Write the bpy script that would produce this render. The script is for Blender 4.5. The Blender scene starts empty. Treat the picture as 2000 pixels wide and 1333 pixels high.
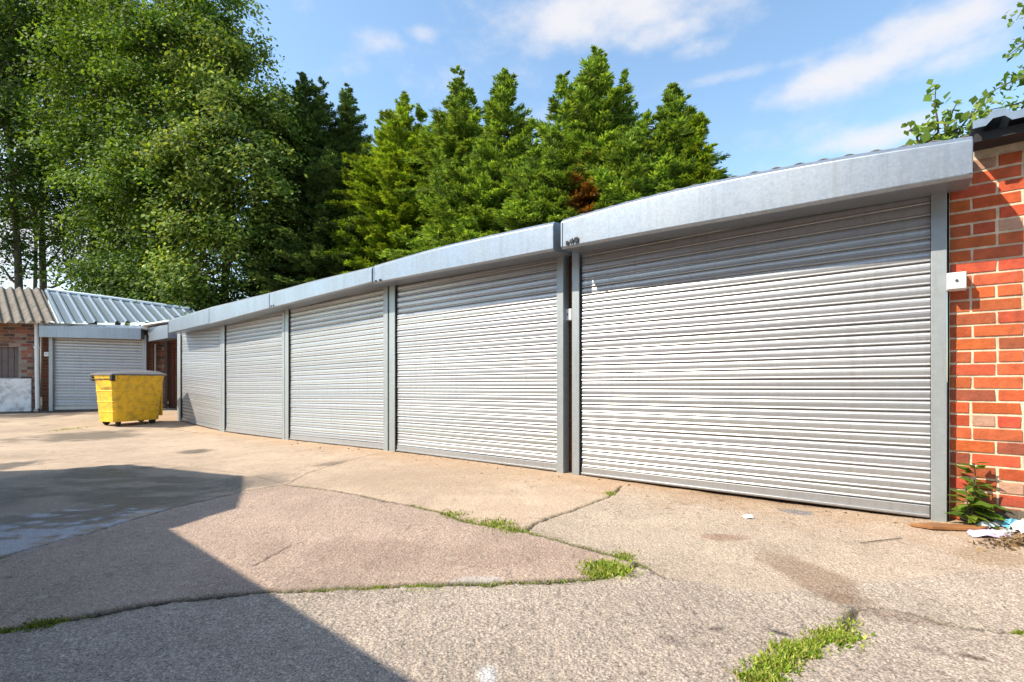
import bpy, math, random
import numpy as np
from mathutils import Vector, Matrix
random.seed(7)
R = math.radians
S = bpy.context.scene
COL = S.collection

# ------------------------------------------------------------------ camera, sky, sun, exposure
F, CXP, HZ, EYE = 975.0, 1000.0, 745.0, 0.95        # focal length and horizon of the photograph (2000 px wide), eye height
cam_d = bpy.data.cameras.new('camera'); cam = bpy.data.objects.new('camera', cam_d); COL.objects.link(cam)
cam.location = (0, 0, EYE); cam.rotation_euler = (R(90), 0, 0)
cam_d.sensor_width = 36.0; cam_d.lens = 36.0 * F / 2000.0
cam_d.shift_x = 0.0; cam_d.shift_y = (HZ - 666.5) / 2000.0
cam_d.clip_start = 0.05; cam_d.clip_end = 2000
S.camera = cam

SUN_TRAVEL = Vector((0.4365, 0.1385, -0.456)).normalized()
sl = bpy.data.lights.new('sun', 'SUN'); sl.energy = 4.1; sl.angle = R(0.5); sl.color = (1.0, 0.89, 0.73)
so = bpy.data.objects.new('sun', sl); COL.objects.link(so); so.location = (-20, -8, 25)
so.rotation_euler = SUN_TRAVEL.to_track_quat('-Z', 'Y').to_euler()

W = bpy.data.worlds.new('World'); S.world = W; W.use_nodes = True
def build_world():
    nt = W.node_tree; nt.nodes.clear(); N = nt.nodes.new; L = nt.links.new
    out = N('ShaderNodeOutputWorld'); bg = N('ShaderNodeBackground'); bg.inputs['Strength'].default_value = 0.15
    L(bg.outputs[0], out.inputs[0])
    sky = N('ShaderNodeTexSky'); sky.sky_type = 'NISHITA'; sky.sun_disc = False
    sky.sun_elevation = R(45); sky.sun_rotation = R(252.4); sky.air_density = 1.0; sky.dust_density = 0.6; sky.ozone_density = 1.6
    tc = N('ShaderNodeTexCoord')
    # clouds stand at fixed compass directions: ellipsoidal masks broken up by noise
    blobs = [  # photo px, py, half-size x, y, strength
        (1170, 22, 330, 78, 1.0), (1300, 60, 120, 42, .8), (1000, 60, 140, 40, .65), (1860, 48, 240, 75, 1.0), (1900, 95, 120, 40, .7), (1660, 142, 190, 50, .95),
        (1725, 262, 150, 34, .9), (735, 72, 75, 30, .75), (822, 63, 50, 22, .65), (1365, 95, 70, 28, .6), (60, 470, 520, 320, .95), (100, 120, 300, 160, .6), (1040, 240, 60, 40, .6),
        (1400, 155, 300, 16, .4)]
    nz = N('ShaderNodeTexNoise'); nz.inputs['Scale'].default_value = 8.5; nz.inputs['Detail'].default_value = 9; nz.inputs['Roughness'].default_value = .6
    mpn = N('ShaderNodeMapping'); mpn.inputs['Scale'].default_value = (1, 1, 1.7); L(tc.outputs['Generated'], mpn.inputs[0]); L(mpn.outputs[0], nz.inputs['Vector'])
    acc = None
    for (px, py, hx, hy, st) in blobs:
        d = Vector(((px - CXP) / F, 1.0, (HZ - py) / F)); ln = d.length; d.normalize()
        rx, rz = hx / F / ln, hy / F / ln
        sub = N('ShaderNodeVectorMath'); sub.operation = 'SUBTRACT'; L(tc.outputs['Generated'], sub.inputs[0]); sub.inputs[1].default_value = d
        # local frame at that direction
        right = Vector((d.y, -d.x, 0)).normalized(); up = right.cross(d).normalized()
        du = N('ShaderNodeVectorMath'); du.operation = 'DOT_PRODUCT'; L(sub.outputs[0], du.inputs[0]); du.inputs[1].default_value = right / rx
        dv = N('ShaderNodeVectorMath'); dv.operation = 'DOT_PRODUCT'; L(sub.outputs[0], dv.inputs[0]); dv.inputs[1].default_value = up / rz
        cb = N('ShaderNodeCombineXYZ'); L(du.outputs['Value'], cb.inputs[0]); L(dv.outputs['Value'], cb.inputs[1])
        le = N('ShaderNodeVectorMath'); le.operation = 'LENGTH'; L(cb.outputs[0], le.inputs[0])
        mr = N('ShaderNodeMapRange'); mr.interpolation_type = 'SMOOTHSTEP'; L(le.outputs['Value'], mr.inputs[0])
        mr.inputs[1].default_value = 1.25; mr.inputs[2].default_value = .1; mr.inputs[3].default_value = 0; mr.inputs[4].default_value = st
        if acc is None: acc = mr.outputs[0]
        else:
            mx = N('ShaderNodeMath'); mx.operation = 'MAXIMUM'; L(acc, mx.inputs[0]); L(mr.outputs[0], mx.inputs[1]); acc = mx.outputs[0]
    # mask + (noise-.5)*k
    a = N('ShaderNodeMath'); a.operation = 'MULTIPLY_ADD'; L(nz.outputs['Fac'], a.inputs[0]); a.inputs[1].default_value = 2.4; a.inputs[2].default_value = -1.52
    b = N('ShaderNodeMath'); b.operation = 'MULTIPLY_ADD'; L(acc, b.inputs[0]); b.inputs[1].default_value = 1.1; L(a.outputs[0], b.inputs[2])
    c = N('ShaderNodeMapRange'); c.interpolation_type = 'SMOOTHSTEP'; L(b.outputs[0], c.inputs[0]); c.inputs[1].default_value = -.30; c.inputs[2].default_value = 1.0
    c.inputs[3].default_value = 0; c.inputs[4].default_value = .92
    tint = N('ShaderNodeMix'); tint.data_type = 'RGBA'; tint.blend_type = 'MULTIPLY'; tint.inputs[0].default_value = 1
    L(sky.outputs[0], tint.inputs[6]); tint.inputs[7].default_value = (1.12, 1.17, 1.08, 1)
    mix = N('ShaderNodeMix'); mix.data_type = 'RGBA'; L(c.outputs[0], mix.inputs[0]); L(tint.outputs[2], mix.inputs[6]); mix.inputs[7].default_value = (3.3, 3.25, 3.35, 1)
    L(mix.outputs[2], bg.inputs['Color'])
build_world()
S.view_settings.view_transform = 'Standard'; S.view_settings.look = 'None'; S.view_settings.gamma = 1; S.view_settings.use_curve_mapping = False
S.view_settings.exposure = 0.94

# ------------------------------------------------------------------ numpy helpers
def hash2(ix, iy, seed):
    h = (ix.astype(np.int64) * 374761393 + iy.astype(np.int64) * 668265263 + seed * 982451653) & 0xFFFFFFFF
    h = ((h ^ (h >> 13)) * 1274126177) & 0xFFFFFFFF
    return ((h ^ (h >> 16)) & 0xFFFFFF) / float(0xFFFFFF)
def vnoise(x, y, seed=0):
    ix, iy = np.floor(x), np.floor(y); fx, fy = x - ix, y - iy
    fx = fx * fx * (3 - 2 * fx); fy = fy * fy * (3 - 2 * fy)
    a, b = hash2(ix, iy, seed), hash2(ix + 1, iy, seed); c, d = hash2(ix, iy + 1, seed), hash2(ix + 1, iy + 1, seed)
    return (a * (1 - fx) + b * fx) * (1 - fy) + (c * (1 - fx) + d * fx) * fy
def fbm(x, y, seed=0, o=4):
    s, t, amp = 0, 0, 1.0
    for k in range(o):
        s = s + amp * vnoise(x * 2 ** k, y * 2 ** k, seed + k * 17); t += amp; amp *= .55
    return s / t
def sstep(a, b, x):
    t = np.clip((x - a) / (b - a), 0, 1); return t * t * (3 - 2 * t)

# ground height through surveyed points (x, y, z)
CTRL = np.array([(2.73, 3.17, .06), (.53, 4.905, .037), (-1.6, 6.64, .02), (-3.8, 8.37, -.03), (-5.64, 9.94, -.05), (-7.64, 11.42, .05), (-11.5, 12.7, .23), (-9.3, 12.7, .2),
    (-8.3, 10.5, .035), (0, 0, 0), (0, 2, 0), (-2, 3, 0), (2, 1.5, .02), (-4, 4, 0), (-6, 6.5, .02), (-15, 12.7, .25), (-12, 9, .12), (4, 2.2, .09), (-6, 0, 0), (6, 0, .05), (0, -6, 0), (3.04, 3.03, .095), (3.3, 2.7, .10), (3, 9, .1), (-5, 14, .2), (-14, 18, .3)])
def _tps():
    P = CTRL[:, :2]; n = len(P)
    r = np.linalg.norm(P[:, None] - P[None], axis=2); K = r * r * np.log(r + 1e-9)
    A = np.zeros((n + 3, n + 3)); A[:n, :n] = K + np.eye(n) * .02; A[:n, n] = 1; A[:n, n + 1:] = P; A[n, :n] = 1; A[n + 1:, :n] = P.T
    return np.linalg.solve(A, np.concatenate([CTRL[:, 2], np.zeros(3)]))
_w = _tps()
def gz(x, y):
    x = np.asarray(x, float); y = np.asarray(y, float)
    xc, yc = np.clip(x, -15, 7), np.clip(y, -7, 18)
    z = _w[-3] + _w[-2] * xc + _w[-1] * yc
    for (px, py, _), k in zip(CTRL, _w[:-3]):
        r2 = (xc - px) ** 2 + (yc - py) ** 2; z = z + k * r2 * .5 * np.log(r2 + 1e-9)
    return z
def G(px, py):                       # point on the yard that the photograph shows at that pixel
    z = 0.0
    for _ in range(12):
        Y = (EYE - z) * F / max(py - HZ, 8.0); X = (px - CXP) / F * Y; z = float(gz(X, Y))
    return np.array((X, Y, z))
def at(px, py, Y): return np.array(((px - CXP) / F * Y, Y, EYE + (HZ - py) / F * Y))

# the row of garages: t runs to the left along it, off towards the yard
RO = np.array((2.726, 3.170)); RD = np.array((-.7825, .6227)); RN = np.array((-.6227, -.7825))
def RW(t, off, z): p = RO + RD * t + RN * off; return (p[0], p[1], z)
def rt(px, off):                     # t of the point of plane `off` seen at column px
    r = (px - CXP) / F; p = RO + RN * off
    return (p[0] - r * p[1]) / (r * RD[1] - RD[0])
def rz(px, py, off):
    t = rt(px, off); Y = (RO + RD * t + RN * off)[1]; return EYE + (HZ - py) / F * Y
def rg(t, off=0.0): p = RO + RD * t + RN * off; return float(gz(p[0], p[1]))

# ------------------------------------------------------------------ object helpers
class MB:
    def __init__(s): s.v = []; s.f = []; s.c = []; s.n = 0
    def add(s, verts, faces, col=(1, 1, 1)):
        s.v += [tuple(map(float, p)) for p in verts]; s.f += [tuple(i + s.n for i in f) for f in faces]; s.c += [tuple(col)] * len(verts); s.n += len(verts)
    def hexa(s, b, t, col=(1, 1, 1), caps=True):     # loop b (bottom) and t (top), same winding
        n = len(b); f = [(i, (i + 1) % n, n + (i + 1) % n, n + i) for i in range(n)]
        if caps: f += [tuple(range(n))[::-1], tuple(range(n, 2 * n))]
        s.add(list(b) + list(t), f, col)
    def box(s, c, h, ax=None, col=(1, 1, 1)):          # centre, half sizes, axes
        c = np.array(c, float); ax = ax or ((1, 0, 0), (0, 1, 0), (0, 0, 1)); a = [np.array(ax[i], float) * h[i] for i in range(3)]
        lo = [c - a[0] - a[1] - a[2], c + a[0] - a[1] - a[2], c + a[0] + a[1] - a[2], c - a[0] + a[1] - a[2]]
        s.hexa(lo, [p + 2 * a[2] for p in lo], col)
    def rbox(s, t0, t1, o0, o1, z0, z1, col=(1, 1, 1), z0b=None, z1b=None):   # box in row coordinates; *b = heights at t1
        z0b = z0 if z0b is None else z0b; z1b = z1 if z1b is None else z1b
        s.hexa([RW(t0, o0, z0), RW(t1, o0, z0b), RW(t1, o1, z0b), RW(t0, o1, z0)], [RW(t0, o0, z1), RW(t1, o0, z1b), RW(t1, o1, z1b), RW(t0, o1, z1)], col)
    def tube(s, pts, rad, n=7, col=(1, 1, 1), caps=True):
        pts = [np.array(p, float) for p in pts]; m = len(pts)
        rad = rad if hasattr(rad, '__len__') else [rad] * m
        V = []; up = np.array((.13, .31, .94))
        for i, p in enumerate(pts):
            d = pts[min(i + 1, m - 1)] - pts[max(i - 1, 0)]; d = d / (np.linalg.norm(d) + 1e-9)
            u = np.cross(d, up)
            if np.linalg.norm(u) < .2: u = np.cross(d, (1, 0, 0))
            u /= np.linalg.norm(u); w = np.cross(d, u)
            V += [p + rad[i] * (math.cos(2 * math.pi * k / n) * u + math.sin(2 * math.pi * k / n) * w) for k in range(n)]
        Fc = [(i * n + k, i * n + (k + 1) % n, (i + 1) * n + (k + 1) % n, (i + 1) * n + k) for i in range(m - 1) for k in range(n)]
        if caps: Fc += [tuple(range(n))[::-1], tuple(range((m - 1) * n, m * n))]
        s.add(V, Fc, col)
    def build(s, name, mat, parent=None, smooth=False, bevel=0, segs=2):
        return mesh_obj(name, np.array(s.v), s.f, mat, parent, np.array(s.c), smooth, bevel, segs)

def root_of(o):
    while o.parent: o = o.parent
    return o
def mesh_obj(name, V, faces, mat, parent=None, colors=None, smooth=False, bevel=0, segs=2):
    V = np.asarray(V, float)
    if parent is not None: off = np.array(root_of(parent).location)
    else: off = np.array((V[:, 0].mean(), V[:, 1].mean(), V[:, 2].min()))
    me = bpy.data.meshes.new(name); P = V - off
    if isinstance(faces, np.ndarray):
        k = faces.shape[1]; me.vertices.add(len(P)); me.vertices.foreach_set('co', P.astype(np.float32).ravel())
        me.loops.add(faces.size); me.loops.foreach_set('vertex_index', faces.astype(np.int32).ravel())
        me.polygons.add(len(faces)); me.polygons.foreach_set('loop_start', np.arange(0, faces.size, k, dtype=np.int32)); me.update(calc_edges=True)
    else: me.from_pydata(P.tolist(), [], faces); me.update()
    if colors is not None:
        c4 = np.ones((len(P), 4), np.float32); c4[:, :colors.shape[1]] = colors
        me.attributes.new('Col', 'FLOAT_COLOR', 'POINT').data.foreach_set('color', c4.ravel())
    if smooth: me.polygons.foreach_set('use_smooth', np.ones(len(me.polygons), bool))
    if mat: me.materials.append(mat)
    o = bpy.data.objects.new(name, me); COL.objects.link(o)
    if parent is not None:
        o.parent = parent
        if isinstance(parent.data, bpy.types.Mesh) and parent.parent is None: pass
    else: o.location = off
    if bevel:
        b = o.modifiers.new('bevel', 'BEVEL'); b.width = bevel; b.segments = segs; b.limit_method = 'ANGLE'; b.angle_limit = R(40)
    return o
def tag(o, label=None, cat=None, group=None, kind=None):
    if label: o['label'] = label
    if cat: o['category'] = cat
    if group: o['group'] = group
    if kind: o['kind'] = kind
    return o
def thing(name, label, cat, loc, group=None):
    o = bpy.data.objects.new(name, None); COL.objects.link(o); o.location = loc; o.empty_display_size = .2
    return tag(o, label, cat, group)

# ------------------------------------------------------------------ materials
MATS = {}
class NT:
    def __init__(s, name):
        s.m = bpy.data.materials.new(name); s.m.use_nodes = True; s.t = s.m.node_tree; s.p = s.t.nodes['Principled BSDF']; s.o = s.t.nodes['Material Output']
    def n(s, ty, **k):
        x = s.t.nodes.new(ty)
        for a, v in k.items(): setattr(x, a, v)
        return x
    def l(s, a, b): s.t.links.new(a, b)
    def obj(s, scale=None):
        tc = s.n('ShaderNodeTexCoord')
        if scale is None: return tc.outputs['Object']
        mp = s.n('ShaderNodeMapping'); mp.inputs['Scale'].default_value = scale; s.l(tc.outputs['Object'], mp.inputs[0]); return mp.outputs[0]
    def noise(s, sc, det=4, rough=.55, vec=None):
        x = s.n('ShaderNodeTexNoise'); x.inputs['Scale'].default_value = sc; x.inputs['Detail'].default_value = det; x.inputs['Roughness'].default_value = rough
        s.l(vec if vec is not None else s.obj(), x.inputs['Vector']); return x.outputs['Fac']
    def ramp(s, fac, stops):
        x = s.n('ShaderNodeValToRGB'); s.l(fac, x.inputs[0]); e = x.color_ramp.elements
        while len(e) < len(stops): e.new(.5)
        for i, (p, c) in enumerate(stops): e[i].position = p; e[i].color = (*c, 1) if not isinstance(c, float) else (c, c, c, 1)
        return x.outputs[0]
    def mix(s, fac, a, b, mode='MIX'):
        x = s.n('ShaderNodeMix', data_type='RGBA', blend_type=mode)
        for sock, v in ((0, fac), (6, a), (7, b)):
            if hasattr(v, 'is_linked'): s.l(v, x.inputs[sock])
            else: x.inputs[sock].default_value = v if sock == 0 else (*v, 1)
        return x.outputs[2]
    def math(s, op, a, b=None, clamp=False):
        x = s.n('ShaderNodeMath', operation=op, use_clamp=clamp)
        for i, v in enumerate((a, b)):
            if v is None: continue
            if hasattr(v, 'is_linked'): s.l(v, x.inputs[i])
            else: x.inputs[i].default_value = v
        return x.outputs[0]
    def bump(s, h, st, dist):
        x = s.n('ShaderNodeBump'); x.inputs['Strength'].default_value = st; x.inputs['Distance'].default_value = dist
        s.l(h, x.inputs['Height']); s.l(x.outputs[0], s.p.inputs['Normal']); return x
    def col(s): return s.n('ShaderNodeAttribute', attribute_name='Col')
    def base(s, v):
        if hasattr(v, 'is_linked'): s.l(v, s.p.inputs['Base Color'])
        else: s.p.inputs['Base Color'].default_value = (*v, 1)
    def set(s, **k):
        for a, v in k.items():
            i = s.p.inputs[a.replace('_', ' ')]
            if hasattr(v, 'is_linked'): s.l(v, i)
            else: i.default_value = v

def m_galv(name, base, metallic=.55, rough=(.34, .5), dirt=.25, streak=(1.2, 1.2, .35), spangle=.10, sps=55):
    m = NT(name)
    sp = m.n('ShaderNodeTexVoronoi'); sp.inputs['Scale'].default_value = sps; m.l(m.obj(), sp.inputs['Vector'])
    big = m.noise(1.6, 6, .6, m.obj(streak))
    fine = m.noise(14, 5, .6)
    spw = m.n('ShaderNodeRGBToBW'); m.l(sp.outputs['Color'], spw.inputs[0]); c = m.mix(spangle, base, spw.outputs[0], 'SOFT_LIGHT')
    c = m.mix(m.ramp(big, [(.3, 0.0), (.75, dirt)]), c, tuple(x * .55 * k for x, k in zip(base, (1.06, 1, .92))))
    c = m.mix(m.ramp(fine, [(.45, 0.0), (.8, dirt * .6)]), c, tuple(min(1, x * 1.25) for x in base))
    drip = m.noise(1.0, 5, .7, m.obj((22, 22, 1.1)))
    c = m.mix(m.ramp(drip, [(.52, 0.0), (.72, dirt * .9)]), c, tuple(x * .5 * k for x, k in zip(base, (1.12, 1, .86))))
    at_ = m.col(); c = m.mix(1.0, c, at_.outputs['Color'], 'MULTIPLY')
    m.base(c); m.set(Metallic=metallic)
    rr = m.n('ShaderNodeMapRange'); m.l(big, rr.inputs[0]); rr.inputs[3].default_value = rough[0]; rr.inputs[4].default_value = rough[1]; m.l(rr.outputs[0], m.p.inputs['Roughness'])
    m.bump(m.noise(5, 3), .12, .01)
    return m.m
def m_attr(name, rough=.85, n1=(30, .25), bump=(60, .4, .004), spec=.3, dirt=None):
    m = NT(name); a = m.col()
    f = m.noise(n1[0], 6, .6)
    c = m.mix(n1[1], a.outputs['Color'], m.ramp(f, [(.25, 0.25), (.75, 1.0)]), 'MULTIPLY')
    if dirt: c = m.mix(m.ramp(m.noise(dirt[1], 6, .65), [(.48, 0.0), (.72, dirt[2])]), c, dirt[0])
    m.base(c); m.set(Roughness=rough, Specular_IOR_Level=spec)
    m.bump(m.noise(bump[0], 5, .65), bump[1], bump[2])
    return m.m
def m_plain(name, base, rough=.6, var=.25, sc=12, metallic=0.0, dirt=None, bump=(40, .15, .004)):
    m = NT(name); f = m.noise(sc, 6, .6)
    c = m.mix(m.ramp(f, [(.3, 0.0), (.75, var)]), base, tuple(x * .45 for x in base))
    if dirt: c = m.mix(m.ramp(m.noise(dirt[1], 7, .65), [(.45, 0.0), (.7, dirt[2])]), c, dirt[0])
    m.base(c); m.set(Roughness=rough, Metallic=metallic); m.bump(m.noise(bump[0], 4), bump[1], bump[2])
    return m.m
def m_leaf(name, rough=.5, trans=.35):
    m = NT(name); a = m.col()
    m.base(a.outputs['Color']); m.set(Roughness=rough, Specular_IOR_Level=.2)
    tr = m.n('ShaderNodeBsdfTranslucent'); tc = m.mix(1.0, a.outputs['Color'], (1.5, 1.35, .55), 'MULTIPLY'); m.l(tc, tr.inputs[0])
    mx = m.n('ShaderNodeMixShader'); mx.inputs[0].default_value = trans; m.l(m.p.outputs[0], mx.inputs[1]); m.l(tr.outputs[0], mx.inputs[2]); m.l(mx.outputs[0], m.o.inputs[0])
    return m.m

GALV_BOX = m_galv('galvanised_hood', (.315, .36, .415), .65, (.28, .5), .34, spangle=.16, sps=60)
GALV_RAIL = m_galv('galvanised_rail', (.36, .40, .42), .45, (.4, .6), .45)
GALV_SLAT = m_galv('galvanised_slats', (.42, .437, .46), .62, (.32, .46), .35, (.5, .5, 1.6))
ROOF_METAL = m_galv('profiled_roof_steel', (.27, .34, .42), .55, (.3, .45), .25)
BRICK = m_attr('brickwork', .9, (19, .6), (70, .8, .005), dirt=((.11, .075, .05), 2.6, .35))
LEAF = m_leaf('leaf', .65, .38); CONIFER = m_leaf('conifer_spray', .65, .32); GRASS = m_leaf('grass_blade', .55, .3)
BARK = m_plain('bark', (.10, .085, .065), .95, .6, 9, bump=(25, .6, .02))
ASBESTOS = m_plain('fibre_cement', (.20, .175, .15), .95, .6, 7, dirt=((.07, .065, .045), 5, .8), bump=(35, .5, .01))
WHITE = m_plain('white_plastic', (.72, .74, .76), .45, .15, 8)
WHITEWASH = m_plain('flaking_white_paint', (.74, .75, .76), .8, .15, 5, dirt=((.22, .21, .19), 6, .8))
DARK = m_plain('dark_void', (.02, .02, .022), .8, .3, 10)
BOARD = m_plain('weathered_board', (.15, .12, .115), .9, .5, 6)
REDBROWN = m_plain('brown_timber', (.12, .04, .025), .8, .6, 6)
YELLOW = m_plain('yellow_plastic', (.86, .50, .015), .5, .08, 5, dirt=((.30, .17, .03), 8, .75))
LIDM = m_plain('grey_lid_plastic', (.16, .155, .17), .4, .2, 6)
RUBBER = m_plain('black_rubber', (.02, .02, .02), .7, .3, 20)
STEELD = m_plain('rusty_steel', (.12, .09, .07), .6, .5, 20, metallic=.5)
WOOD = NT('brown_wood')
_f = WOOD.noise(6, 6, .6, WOOD.obj((1, 1, 1))); WOOD.base(WOOD.ramp(_f, [(.3, (.16, .06, .02)), (.7, (.33, .15, .05))])); WOOD.set(Roughness=.6); WOOD = WOOD.m
PAPER = m_plain('white_paper', (.75, .75, .74), .8, .2, 20)
LILAC = m_plain('lilac_film', (.55, .48, .68), .35, .2, 20)
BLUEF = m_plain('blue_wrapper', (.12, .42, .60), .35, .2, 20)
CLEARF = m_plain('pale_film', (.55, .62, .64), .3, .3, 20)
DEADL = m_attr('dry_leaf', .9)
FELT = m_plain('roofing_felt', (.10, .10, .10), .95, .4, 8)

# ------------------------------------------------------------------ ground: one sheet, real joints and heights
J_UP = [(-80, 1120), (0, 1090), (60, 1072), (160, 1046), (230, 1024), (300, 1004), (360, 988), (420, 974), (476, 960), (520, 953), (560, 947), (640, 958), (700, 968), (760, 981), (800, 988), (850, 1000), (905, 1018), (960, 1030), (1022, 1040), (1060, 1048), (1100, 1060), (1140, 1070), (1190, 1085), (1246, 1101)]
J_R = [(1022, 1040), (1045, 1022), (1070, 1012), (1110, 1001), (1150, 985), (1185, 973), (1215, 950)]
J_LOW = [(1246, 1101), (1230, 1114), (1200, 1122), (1150, 1132), (1060, 1138), (960, 1140), (860, 1143), (740, 1147), (590, 1155), (520, 1157), (480, 1161), (400, 1167), (300, 1180), (200, 1199), (100, 1216), (0, 1236), (-100, 1258)]
J_X = [(1246, 1101), (1262, 1108), (1280, 1116), (1300, 1128)]
J_BR = [(1440, 1360), (1470, 1333), (1500, 1310), (1530, 1292), (1556, 1272), (1580, 1260), (1620, 1250), (1650, 1232), (1660, 1210), (1668, 1190)]
J_BR2 = [(1668, 1190), (1720, 1188), (1790, 1203), (1860, 1221), (1930, 1232), (2010, 1240)]
J_F1 = [(498, 1106), (530, 1085), (556, 1072), (575, 1066), (600, 1058)]
J_A = [(560, 947), (600, 925), (660, 905), (740, 885), (765, 884)]
J_B = [(-40, 905), (60, 905), (180, 902), (300, 905), (420, 918), (500, 930), (560, 946)]
J_C = [(0, 822), (60, 826), (140, 838), (230, 846), (330, 838), (440, 850)]
def gl(pts): return np.array([G(*p)[:2] for p in pts])
def seg_dist(X, Y, P):
    d = np.full(X.shape, 1e9)
    for a, b in zip(P[:-1], P[1:]):
        ab = b - a; t = np.clip(((X - a[0]) * ab[0] + (Y - a[1]) * ab[1]) / (ab @ ab + 1e-12), 0, 1)
        d = np.minimum(d, (X - a[0] - t * ab[0]) ** 2 + (Y - a[1] - t * ab[1]) ** 2)
    return np.sqrt(d)
def inside(X, Y, P):
    r = np.zeros(X.shape, bool); n = len(P)
    for i in range(n):
        a, b = P[i], P[i - 1]
        c = ((a[1] > Y) != (b[1] > Y)) & (X < (b[0] - a[0]) * (Y - a[1]) / (b[1] - a[1] + 1e-12) + a[0]); r ^= c
    return r
def axis_x():
    a = [-2.6]; 
    while a[-1] > -11: a.append(a[-1] - .022)
    st = .05
    while a[-1] > -220: a.append(a[-1] - st); st *= 1.35
    b = np.arange(-2.6 + .0095, 2.6, .0095).tolist(); c = [2.6]
    while c[-1] < 4.6: c.append(c[-1] + .02)
    st = .05
    while c[-1] < 220: c.append(c[-1] + st); st *= 1.35
    return np.array(a[::-1] + b + c)
def axis_y():
    a = [1.2]; st = .04
    while a[-1] > -220: a.append(a[-1] - st); st *= 1.4
    c = [1.208]
    while c[-1] < 14: c.append(c[-1] + max(.008, .0058 * c[-1] * (1 + .25 * max(0, c[-1] - 5))))
    st = .3
    while c[-1] < 400: c.append(c[-1] + st); st *= 1.35
    return np.array(a[::-1] + c)
def build_ground():
    xs, ys = axis_x(), axis_y(); X, Y = np.meshgrid(xs, ys); sh = X.shape
    x, y = X.ravel(), Y.ravel(); z = gz(x, y)
    n1, n2, n3 = fbm(x * 1.3, y * 1.3, 3), fbm(x * 6, y * 6, 11), fbm(x * 40, y * 40, 23, 3)
    wob = (n2 - .5) * .05
    xw, yw = x + (fbm(x * 9, y * 9, 41) - .5) * .035 + (fbm(x * 45, y * 45, 43, 2) - .5) * .014, y + (fbm(x * 9, y * 9, 57) - .5) * .035 + (fbm(x * 45, y * 45, 59, 2) - .5) * .014
    up, low = gl(J_UP), gl(J_LOW); jr = gl(J_R)
    slabB = inside(xw, yw, np.vstack([up, low[1:]]))
    # near (coarse) slab: in front of J_LOW and to the right of J_X
    near = inside(xw, yw, np.vstack([low, [(-30, low[-1][1] - 20), (-30, -60), (40, -60), gl([(2300, 1105)])[0], gl([(1900, 1115)])[0], gl([(1500, 1160)])[0], gl([(1300, 1128)])[0]]]))
    right = inside(xw, yw, np.vstack([gl([(1215, 950)]), jr[::-1], gl([(1022, 1040), (1246, 1101), (1300, 1128), (1500, 1160), (1900, 1115), (2300, 1105)]), [(6, 2), (6, -1), (4, 3)]])) & ~near
    tone = np.empty((len(x), 3)); tone[:] = (.43, .335, .235)
    tone[slabB] = (.40, .305, .23); tone[near] = (.425, .36, .28); tone[right] = (.425, .35, .26)
    far = sstep(8.0, 9.6, y); tone = tone * (1 - far[:, None]) + np.array((.43, .335, .23)) * far[:, None]
    tone *= (.80 + .42 * n1)[:, None]; tone *= (.88 + .24 * n2)[:, None]
    # orange dust swept against the doors
    ddoor = (x - RO[0]) * RN[0] + (y - RO[1]) * RN[1]
    dust = sstep(.75, .05, ddoor + (n2 - .5) * .6) * sstep(-.5, 0, ddoor) * .42
    tone = tone * (1 - dust[:, None]) + np.array((.42, .255, .125)) * dust[:, None]
    # stains and dark strips with shapes of their own
    def tone_patch(px, py, rx, ry, col, amt, seed, ang=0):
        c = G(px, py); k = F / c[1]; sy = k * (EYE - c[2]) / c[1]
        u, v = (x - c[0]) * k, -(y - c[1]) * sy; ca, sa = math.cos(ang), math.sin(ang); u, v = u * ca + v * sa, -u * sa + v * ca
        m = sstep(1.25, .55, np.sqrt((u / rx) ** 2 + (v / ry) ** 2) + (fbm(x * 5, y * 5, seed) - .5) * 1.3) * amt
        tone[:] = tone * (1 - m[:, None]) + np.array(col) * m[:, None]
    tone_patch(1590, 1130, 60, 45, (.25, .175, .115), .7, 5, .6); tone_patch(1640, 1170, 30, 14, (.25, .175, .11), .6, 6)
    tone_patch(1740, 1205, 90, 14, (.22, .165, .115), .55, 7, .15); tone_patch(385, 882, 30, 5, (.10, .085, .06), .8, 8); tone_patch(650, 905, 30, 5, (.15, .12, .085), .7, 9, -.15)
    tone_patch(500, 940, 75, 15, (.17, .145, .115), .7, 10); tone_patch(170, 852, 85, 13, (.15, .125, .09), .9, 12); tone_patch(20, 910, 40, 14, (.08, .075, .07), .8, 14)
    tone_patch(1900, 1285, 26, 8, (.10, .065, .045), .85, 15, .3); tone_patch(1525, 1236, 18, 5, (.05, .04, .04), .9, 16, .4); tone_patch(1400, 1228, 14, 5, (.10, .08, .07), .8, 17); tone_patch(1310, 1250, 26, 9, (.18, .15, .12), .6, 18, .4)
    tone_patch(700, 1080, 200, 30, (.30, .215, .16), .5, 19); tone_patch(1000, 1085, 160, 24, (.30, .215, .16), .45, 20); tone_patch(1410, 1050, 40, 6, (.28, .17, .11), .6, 22)
    tone_patch(860, 930, 220, 24, (.36, .27, .18), .5, 24); tone_patch(1450, 965, 200, 16, (.30, .19, .10), .5, 25, .12); tone_patch(955, 1322, 26, 26, (.60, .60, .56), .9, 26); tone_patch(930, 1136, 60, 9, (.55, .52, .47), .6, 28)
    tone_patch(1560, 1002, 28, 6, (.20, .20, .20), .85, 29, .15); tone_patch(60, 806, 90, 7, (.06, .05, .04), .9, 30); tone_patch(150, 802, 70, 5, (.08, .06, .05), .8, 31)  # last pair: dark strips along the foot of the far-left walls
    tone_patch(1940, 1085, 70, 18, (.30, .22, .13), .6, 32)
    # wet, oil-dark concrete on the left, with dry lime-white patches
    wetp = gl([(-200, 945), (0, 932), (150, 915), (280, 905), (420, 918), (520, 940), (440, 972), (330, 996), (230, 1026), (120, 1058), (0, 1094), (-200, 1140)])
    wd = seg_dist(x, y, np.vstack([wetp, wetp[:1]])); wi = inside(x, y, wetp)
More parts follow.
